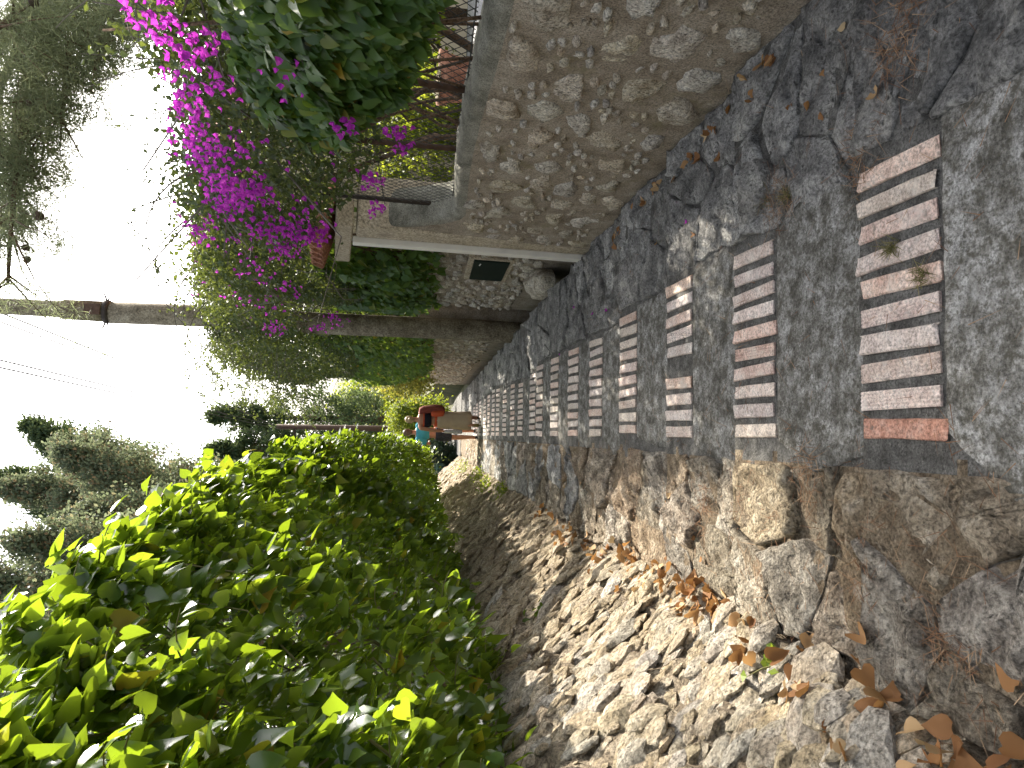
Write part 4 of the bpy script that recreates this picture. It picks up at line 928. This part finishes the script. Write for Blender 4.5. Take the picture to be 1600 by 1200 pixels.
for k in range(34):
    o = link('cone', random.choice(CM), pt); o.location = tips[random.randrange(len(tips)//5)*5 + random.choice((0, 1, 2))] - PO + np.array((0, 0, -.03)); o.rotation_euler = (U(0, 3), U(0, 3), 0); s = U(.75, 1.1); o.scale = (s, s, s)

# ================================================================== people
def limb_mesh(mb, a, b, ra, rb, n=12):
    a, b = Vector(a), Vector(b); mb.tube([a, a.lerp(b, .5), b], [ra, (ra*.55+rb*.45)*1.02, rb], n); mb.ball(a, ra, n, 8); mb.ball(b, rb, n, 8)
def solid(mb, name, mat, parent, voxel=.012, smooth=6):
    o = mb.build(name, mat, parent, True)
    r = o.modifiers.new('remesh', 'REMESH'); r.mode = 'VOXEL'; r.voxel_size = voxel; r.use_smooth_shade = True
    s = o.modifiers.new('smooth', 'SMOOTH'); s.iterations = smooth; s.factor = .5; return o
def hand(mb, w, d, side):
    """w wrist, d direction of the fingers: a palm, four fingers and a thumb"""
    w, d = Vector(w), Vector(d).normalized(); sx = Vector((0, 1, 0)); sx = (sx - d*sx.dot(d)).normalized()
    c = w + d*.05; mb.ball(c, (.022, .038, .045), 10, 8)
    for k, L in enumerate((.06, .072, .068, .052)):
        p = w + d*.085 + sx*(.03-.02*k); mb.tube([p, p+d*L*.55+Vector((-side*.008, 0, 0)), p+d*L+Vector((-side*.022, 0, 0))], [.009, .0085, .0075], 6)
    p = w + d*.03 + sx*.035; mb.tube([p, p+d*.03+sx*.022, p+d*.055+sx*.024], [.011, .01, .008], 6)
def body(parent, arms, legs, H=1.0, bust=1.0):
    mb = MB()
    mb.ball((0, .0, .93), (.155, .115, .12), 16, 10); mb.ball((0, .0, 1.06), (.125, .09, .14), 16, 10); mb.ball((0, .01, 1.25), (.15, .1, .16), 16, 10); mb.ball((0, .0, 1.36), (.165, .075, .07), 16, 10)
    limb_mesh(mb, (0, .0, 1.36), (0, .02, 1.5), .058, .05)
    for s, sh, el, wr in arms:
        limb_mesh(mb, (s*.15, 0, 1.36), sh, .05, .052); limb_mesh(mb, sh, el, .05, .038); limb_mesh(mb, el, wr, .038, .026); hand(mb, wr, Vector(wr)-Vector(el), s)
    for s, hip, kn, an, toe in legs:
        limb_mesh(mb, hip, kn, .088, .055); kn_, an_ = Vector(kn), Vector(an); calf = kn_.lerp(an_, .3) + Vector((0, -.015, 0))
        limb_mesh(mb, kn, calf, .054, .056); limb_mesh(mb, calf, an, .056, .036); limb_mesh(mb, an, toe, .036, .03)
    # head, nose, ears, chin
    mb.ball((0, .03, 1.585), (.072, .088, .108), 16, 12); mb.ball((0, .07, 1.53), (.045, .045, .045), 12, 8); mb.ball((0, .125, 1.575), (.014, .02, .022), 8, 6)
    for s in (-1, 1): mb.ball((s*.074, .02, 1.575), (.012, .02, .03), 8, 6)
    o = solid(mb, 'body', M['skin'], parent, .011, 5)
    f = MB()
    for s in (-1, 1): f.ball((s*.03, .112, 1.592), (.013, .008, .008), 8, 6)
    f.build('eyes', M['cloth_black'], o, True); f = MB(); f.ball((0, .113, 1.533), (.024, .008, .008), 8, 6); f.build('mouth', M['cloth_coral'], o, True)
    return o
def lathe(rings, n=28, fold=0.0, k=7, name='cloth', mat=None, parent=None, ph=0.0):
    vs = []; fs = []
    for j, (z, rx, ry, cx_, cy_) in enumerate(rings):
        a = fold*j/len(rings)
        for i in range(n):
            t = 2*math.pi*i/n; w = 1 + a*math.sin(k*t+ph+j*.25) + a*.5*math.sin(3*t+1.3); vs.append((cx_+rx*w*math.cos(t), cy_+ry*w*math.sin(t), z))
    for j in range(len(rings)-1):
        for i in range(n): fs.append((j*n+i, j*n+(i+1) % n, (j+1)*n+(i+1) % n, (j+1)*n+i))
    o = MB().add(vs, fs).build(name, mat, parent, True); s = o.modifiers.new('solidify', 'SOLIDIFY'); s.thickness = .006; return o

wz = tread_z(19, 16.3)
w = thing('person', 'person with tied fair hair, black strapless top and long beige skirt, walking away', 'person', (.34, 16.3, wz), R(2))
bd = body(w, [(-1, (-.185, 0, 1.34), (-.235, -.03, 1.06), (-.24, .03, .82)), (1, (.185, 0, 1.34), (.24, -.05, 1.07), (.16, .16, .98))],
     [(1, (.085, 0, .9), (.08, .05, .5), (.07, .0, .075), (.08, .14, .03)), (-1, (-.085, 0, .9), (-.075, .03, .5), (-.11, -.26, .24), (-.115, -.23, .1))])
lathe([(1.285, .158, .112, 0, .01), (1.25, .166, .12, 0, .01), (1.2, .16, .115, 0, .01), (1.13, .142, .104, 0, .005)], name='strapless_top', mat=M['cloth_black'], parent=w)
tp = lathe([(1.315, .166, .108, 0, .005), (1.3, .166, .115, 0, .01), (1.283, .163, .116, 0, .01)], name='top_trim', mat=M['cloth_coral'], parent=w)
lathe([(1.06, .142, .105, 0, .0), (1.03, .146, .11, 0, .0), (1.0, .155, .118, 0, 0)], name='waistband', mat=M['cloth_coral'], parent=w)
lathe([(1.02, .145, .112, 0, 0), (.95, .172, .132, 0, 0), (.86, .185, .142, 0, 0), (.7, .185, .15, .0, .0), (.52, .19, .17, -.01, -.02), (.36, .2, .2, -.015, -.04), (.25, .2, .205, -.01, -.04)], 36, .07, 7, 'skirt', M['cloth_beige'], w)
mb = MB(); mb.ball((0, .015, 1.605), (.083, .094, .104), 16, 12); mb.ball((.0, -.085, 1.6), (.042, .04, .042), 12, 8); mb.ball((0, -.04, 1.54), (.05, .04, .05), 12, 8); solid(mb, 'hair', M['hair_fair'], w, .012, 4)
mb = MB(); mb.ball((.075, .07, .028), (.045, .115, .03), 12, 8); mb.ball((.07, -.02, .05), (.042, .05, .05), 12, 8); solid(mb, 'shoe', M['cloth_black'], w, .012, 3)
mb = MB(); mb.ball((-.113, -.24, .13), (.042, .03, .12), 12, 8); sh = solid(mb, 'shoe', M['cloth_white'], w, .012, 3); 
mb = MB(); mb.box(-.15, -.075, -.285, -.27, .02, .25); bevel(mb.build('shoe_sole', M['sole'], sh), .008)
shw = tag(lathe([(1.4, .04, .05, .17, 0), (1.38, .075, .09, .19, 0), (1.3, .085, .1, .215, 0), (1.18, .085, .11, .225, .0), (1.05, .09, .115, .235, -.01), (.93, .085, .11, .23, -.02), (.84, .06, .1, .22, -.03)], 24, .2, 5, 'shawl', M['cloth_rust']), 'rust red shawl draped over the right arm of the person in beige', 'shawl')
shw.location = (.34, 16.3, wz); shw.rotation_euler = (0, 0, R(2))
cb = lathe([(1.14, .04, .03, .13, -.1), (1.1, .055, .035, .13, -.115), (.98, .06, .04, .135, -.125), (.88, .055, .04, .14, -.12), (.86, .02, .02, .14, -.115)], 20, .12, 4, 'shoulder_bag', M['cloth_coral']); tag(cb, 'coral cloth bag hanging at the back of the person in beige', 'bag'); cb.location = shw.location; cb.rotation_euler = shw.rotation_euler
tw = lathe([(.86, .02, .05, 0, 0), (.8, .035, .06, 0, 0), (.66, .04, .065, 0, .0), (.5, .05, .06, -.0, .0), (.42, .045, .06, 0, 0)], 20, .18, 5, 'towel', M['cloth_white']); tag(tw, 'white and blue striped towel held in the left hand of the person in beige', 'towel'); tw.location = (.34-.245, 16.36, wz)

tz = tread_z(19, 16.95)
p2 = thing('person', 'person with brown hair in turquoise top and dark shorts, farther of the two walkers', 'person', (.06, 16.9, tz), R(8))
body(p2, [(-1, (-.19, 0, 1.34), (-.27, -.06, 1.12), (-.22, .12, 1.1)), (1, (.19, 0, 1.34), (.25, -.02, 1.07), (.25, .1, .84))],
     [(1, (.085, 0, .9), (.09, .12, .5), (.08, .1, .08), (.09, .24, .03)), (-1, (-.085, 0, .9), (-.1, .0, .49), (-.1, -.1, .09), (-.1, .03, .03))])
mb = MB(); mb.ball((0, .01, 1.24), (.178, .125, .19), 18, 12); mb.ball((0, 0, 1.36), (.18, .09, .065), 16, 10)
for s in (-1, 1): limb_mesh(mb, (s*.16, 0, 1.36), (s*.235, -.03, 1.2), .066, .068)
solid(mb, 'shirt', M['cloth_turq'], p2, .012, 4)
lathe([(.97, .152, .118, 0, 0), (.9, .178, .135, 0, 0), (.82, .186, .14, 0, .01), (.79, .188, .14, 0, .02)], 28, .02, 5, 'shorts_waist', M['cloth_pattern'], p2)
for s, kx, ky in ((1, .092, .06), (-1, -.095, .0)):
    lathe([(.86, .1, .115, s*.088, .0), (.75, .1, .11, s*.09, ky*.4), (.6, .092, .1, kx, ky)], 20, .03, 4, 'shorts_leg', M['cloth_pattern'], p2)
mb = MB(); mb.ball((0, .015, 1.61), (.082, .093, .1), 16, 12); mb.ball((0, -.03, 1.55), (.065, .055, .06), 12, 8); solid(mb, 'hair', M['hair_brown'], p2, .012, 4)
for (x, y) in ((.085, .17), (-.1, -.04)):
    mb = MB(); mb.ball((x, y, .025), (.043, .115, .022), 12, 8); solid(mb, 'shoe', M['cloth_black'], p2, .012, 2)
bk = MB(); bk.ball((-.0, .16, 1.22), (.12, .06, .16), 14, 10); bk = solid(bk, 'backpack', M['cloth_black'], None, .014, 3); tag(bk, 'black pack worn in front by the person in turquoise', 'bag'); bk.location = (.06, 16.9, tz); bk.rotation_euler = (0, 0, R(8))

# ================================================================== small things on the ground
def step_of(y):
    for i in range(1, len(NOSE)):
        if y < NOSE[i]: return i
    return len(NOSE)-1
def path_z(x, y): return tread_z(step_of(y), y)
def dry_mesh(tm, curl):
    V, F = tm; V = V.copy(); V[:, 1] -= .45; V[:, 2] += curl*(V[:, 0]**2)*1.4 + curl*.5*(V[:, 1])**2 + RNG.normal(0, .03, len(V)); return np_mesh('dry_leaf', V, F, M['dry_leaf'], True)
DM = [dry_mesh(t, c) for t in (IVY, IVY_B, IVY_C) for c in (.3, .8, -.5, 1.4)]
def dry(x, y, s, label, group=None, z=None, tilt=.5):
    o = link('dry_leaf', random.choice(DM)); o.location = (x, y, (path_z(x, y) if z is None else z) + s*.16); o.rotation_euler = (U(-tilt, tilt), U(-tilt, tilt), U(0, 6.3)); o.scale = (s, s, s)
    tag(o, label, 'leaf', group); return o
dry(-.47, 1.26, .055, 'large tan ivy leaf lying alone on the lowest near stone', tilt=.15)
dry(.93, 1.62, .042, 'dry leaf beside the right end of the nearest brick row', tilt=.3)
for x, y in ((1.16, 1.95), (1.08, 2.02), (1.25, 1.85), (1.02, 1.96), (1.12, 2.12), (1.2, 2.75), (.93, 3.0), (.86, 3.4), (1.05, 3.6), (.98, 4.0), (1.2, 4.3)):
    dry(x, y, U(.026, .04), 'small dry leaf on the grey paving stones right of the bricks', 'dry leaves on the grey paving', tilt=.4)
ROWN = ['nearest', 'second', 'third', 'fourth', 'fifth', 'sixth', 'seventh', 'eighth', 'ninth']
def row_word(y): return ROWN[min(8, min(range(2, 11), key=lambda i: abs(NOSE[i]-y))-2)]
for k in range(44):
    c = random.choice((2.3, 2.75, 3.2, 3.7, 4.4)); y = c + random.gauss(0, .09)
    dry(1.38 - abs(random.gauss(0, .05)), y, U(.03, .05), 'brown dry leaf at the near wall foot, level with the %s brick row' % row_word(y), 'dry leaves at the wall foot by the %s row' % row_word(y), tilt=.9)
def bank_z(x, y):
    """height of the bank foot at x"""
    best = None
    for k in range(0, 60):
        p = bank_pt(k/100, y)
        if p[0] <= x: return p[2]
    return pz(y)
for k in range(235):
    c = random.choice((1.15, 1.3, 1.45, 1.6, 2.0, 2.35, 2.7, 2.85, 2.95, 3.1, 3.5, 3.9, 4.4, 5, 5.6, 6.2, 7)); y = c + random.gauss(0, .1); x = -.67 + bank_shift(y) + random.gauss(0, .045)
    dry(x, y, U(.035, .065)*(1 if y < 4 else 1.15), 'dry leaf in the gutter below the rubble bank beside the %s brick row' % row_word(y), 'gutter leaves by the %s row' % row_word(y), max(bank_z(x, y), path_z(x, y)-.01)+U(.012, .04), tilt=1.0)
for k in range(16):
    dry(U(-.55, -.05), U(1.2, 7), U(.02, .035), 'small dry leaf on the warm stones left of the bricks', 'dry leaves on the warm stones', tilt=.5)
for x, y in ((1.0, 3.05), (.86, 4.6), (.88, 4.9), (1.05, 5.6), (.75, 6.3)):
    o = link('fallen_flower', random.choice(FME)); o.location = (x, y, path_z(x, y)+.012); o.scale = (.02,)*3; o.rotation_euler = (U(-.5, .5), U(-.5, .5), U(0, 6)); tag(o, 'fallen magenta flower on the grey paving stones', 'flower', 'fallen magenta flowers on the path')
# grass tufts growing between the bricks
for x, y, h, lab in ((.50, 1.57, .05, 'dry grass tuft between bricks of the nearest row, middle'), (.4, 1.47, .045, 'dry grass tuft at the back edge of the nearest brick row'), (.86, 2.28, .06, 'dry grass tuft beside the rounded boulder'), (.83, 2.15, .045, 'dry needles and grass caught between boulder and cement')):
    n = 70; P = np.zeros((n, 3)) + RNG.normal(0, .012, (n, 3))*np.array((1, 1, 0)); T = RNG.normal(0, .8, (n, 3))*np.array((1, 1, .3)) + np.array((0, 0, .55)); SZ = RNG.uniform(.5, 1.2, n)*h
    V_, F_ = cloud_arrays(NEEDLE, P, RNG.normal(0, 1, (n, 3)), T, SZ, np.full(n, .0028)); o = link('grass_tuft', np_mesh('grass_tuft', V_, F_, M['grass'])); o.location = (x, y, path_z(x, y)+.003); tag(o, lab, 'grass')
# pine needles strewn over the steps
P = []; 
for k in range(2600):
    y = .9 + 7*random.random()**1.5
    if random.random() < .55: x = random.gauss(-.35, .22)
    else: x = U(-.62, 1.4)
    if random.random() < .35: a = random.choice(((.83, 2.2), (.8, 1.72), (1.1, 1.5), (-.1, 2.05), (-.35, 1.75), (-.45, 1.4), (-.3, 2.9), (1.0, 1.55), (-.5, 2.3))); x, y = a[0]+random.gauss(0, .06), a[1]+random.gauss(0, .05)
    x = max(-.66, min(1.4, x)); P.append((x, y, path_z(x, y) + U(.006, .02)))
P = np.array(P); n = len(P); T = RNG.normal(0, 1, (n, 3))*np.array((1, 1, .12)); cloud('pine_needle_litter', [cloud_arrays(NEEDLE, P, np.array((0, 0, 1.)) + RNG.normal(0, .2, (n, 3)), T, RNG.uniform(.04, .1, n), np.full(n, .0022))], M['litter'])
bpy.data.objects['pine_needle_litter']['label'] = 'brown pine needles strewn over the steps'; bpy.data.objects['pine_needle_litter']['category'] = 'litter'
# weeds along the foot of the bank
def weed(x, y, z, r, n, size, label, group=None):
    t = thing('weed_plant', label, 'weed', (x, y, z), 0, group); P = RNG.normal(0, r*.5, (n, 3)); P[:, 2] = np.abs(P[:, 2])*1.1 + .02
    cloud('leaves', [cloud_arrays(SMALL, P, RNG.normal(0, .6, (n, 3)) + np.array((0, -.2, .8)), RNG.normal(0, 1, (n, 3)), size*RNG.uniform(.6, 1.3, n), size*RNG.uniform(.8, 1.5, n))], M['weed'], t)
    mb = MB()
    for k in range(7): q = P[k % n]; mb.tube([(0, 0, -.02), (q[0]*.4, q[1]*.4, q[2]*.6), tuple(q)], [.004, .003, .0015], 4)
    mb.build('stem', M['twig'], t)
for x, y, r, n, lab in ((-.8, 10.3, .17, 150, 'yellow-green weed clump at the bank foot nearest the camera'), (-.84, 12.2, .2, 170, 'second yellow-green weed clump along the bank foot'), (-.82, 14.6, .24, 190, 'bright weed clump at the bank foot left of the walkers'), (-.86, 18.5, .3, 220, 'tall bright weed clump on the bank behind the walkers'), (-1.3, 19.5, .25, 160, 'weed clump on the bank top below the hedge end')):
    weed(x, y, bank_z(x, y), r, n, .05, lab)
weed(-.7, 2.12, bank_z(-.7, 2.12)+.01, .05, 14, .045, 'small sprig of green ivy among the dry gutter leaves')
weed(-.66, 1.17, bank_z(-.66, 1.17)+.01, .035, 16, .02, 'tiny green seedling in the gutter at the near corner')
mbv = thing('ivy_sprig', 'ivy sprig trailing alone on the sunlit rubble bank', 'ivy', (-1.15, 4.6, bank_z(-1.15, 4.6)))
P = RNG.normal(0, .07, (26, 3)); P[:, 2] = np.abs(P[:, 2]); cloud('leaves', [cloud_arrays(IVY, P, np.array((.5, 0, .8)) + RNG.normal(0, .3, (26, 3)), np.array((.6, 0, -.4)) + RNG.normal(0, .5, (26, 3)), RNG.uniform(.04, .06, 26))], M['ivy'], mbv, True)
mb = MB(); mb.tube([(-.25, 0, .1), (-.1, 0, .1), (.05, .02, .03)], [.003, .003, .002], 5); mb.build('stem', M['twig'], mbv)
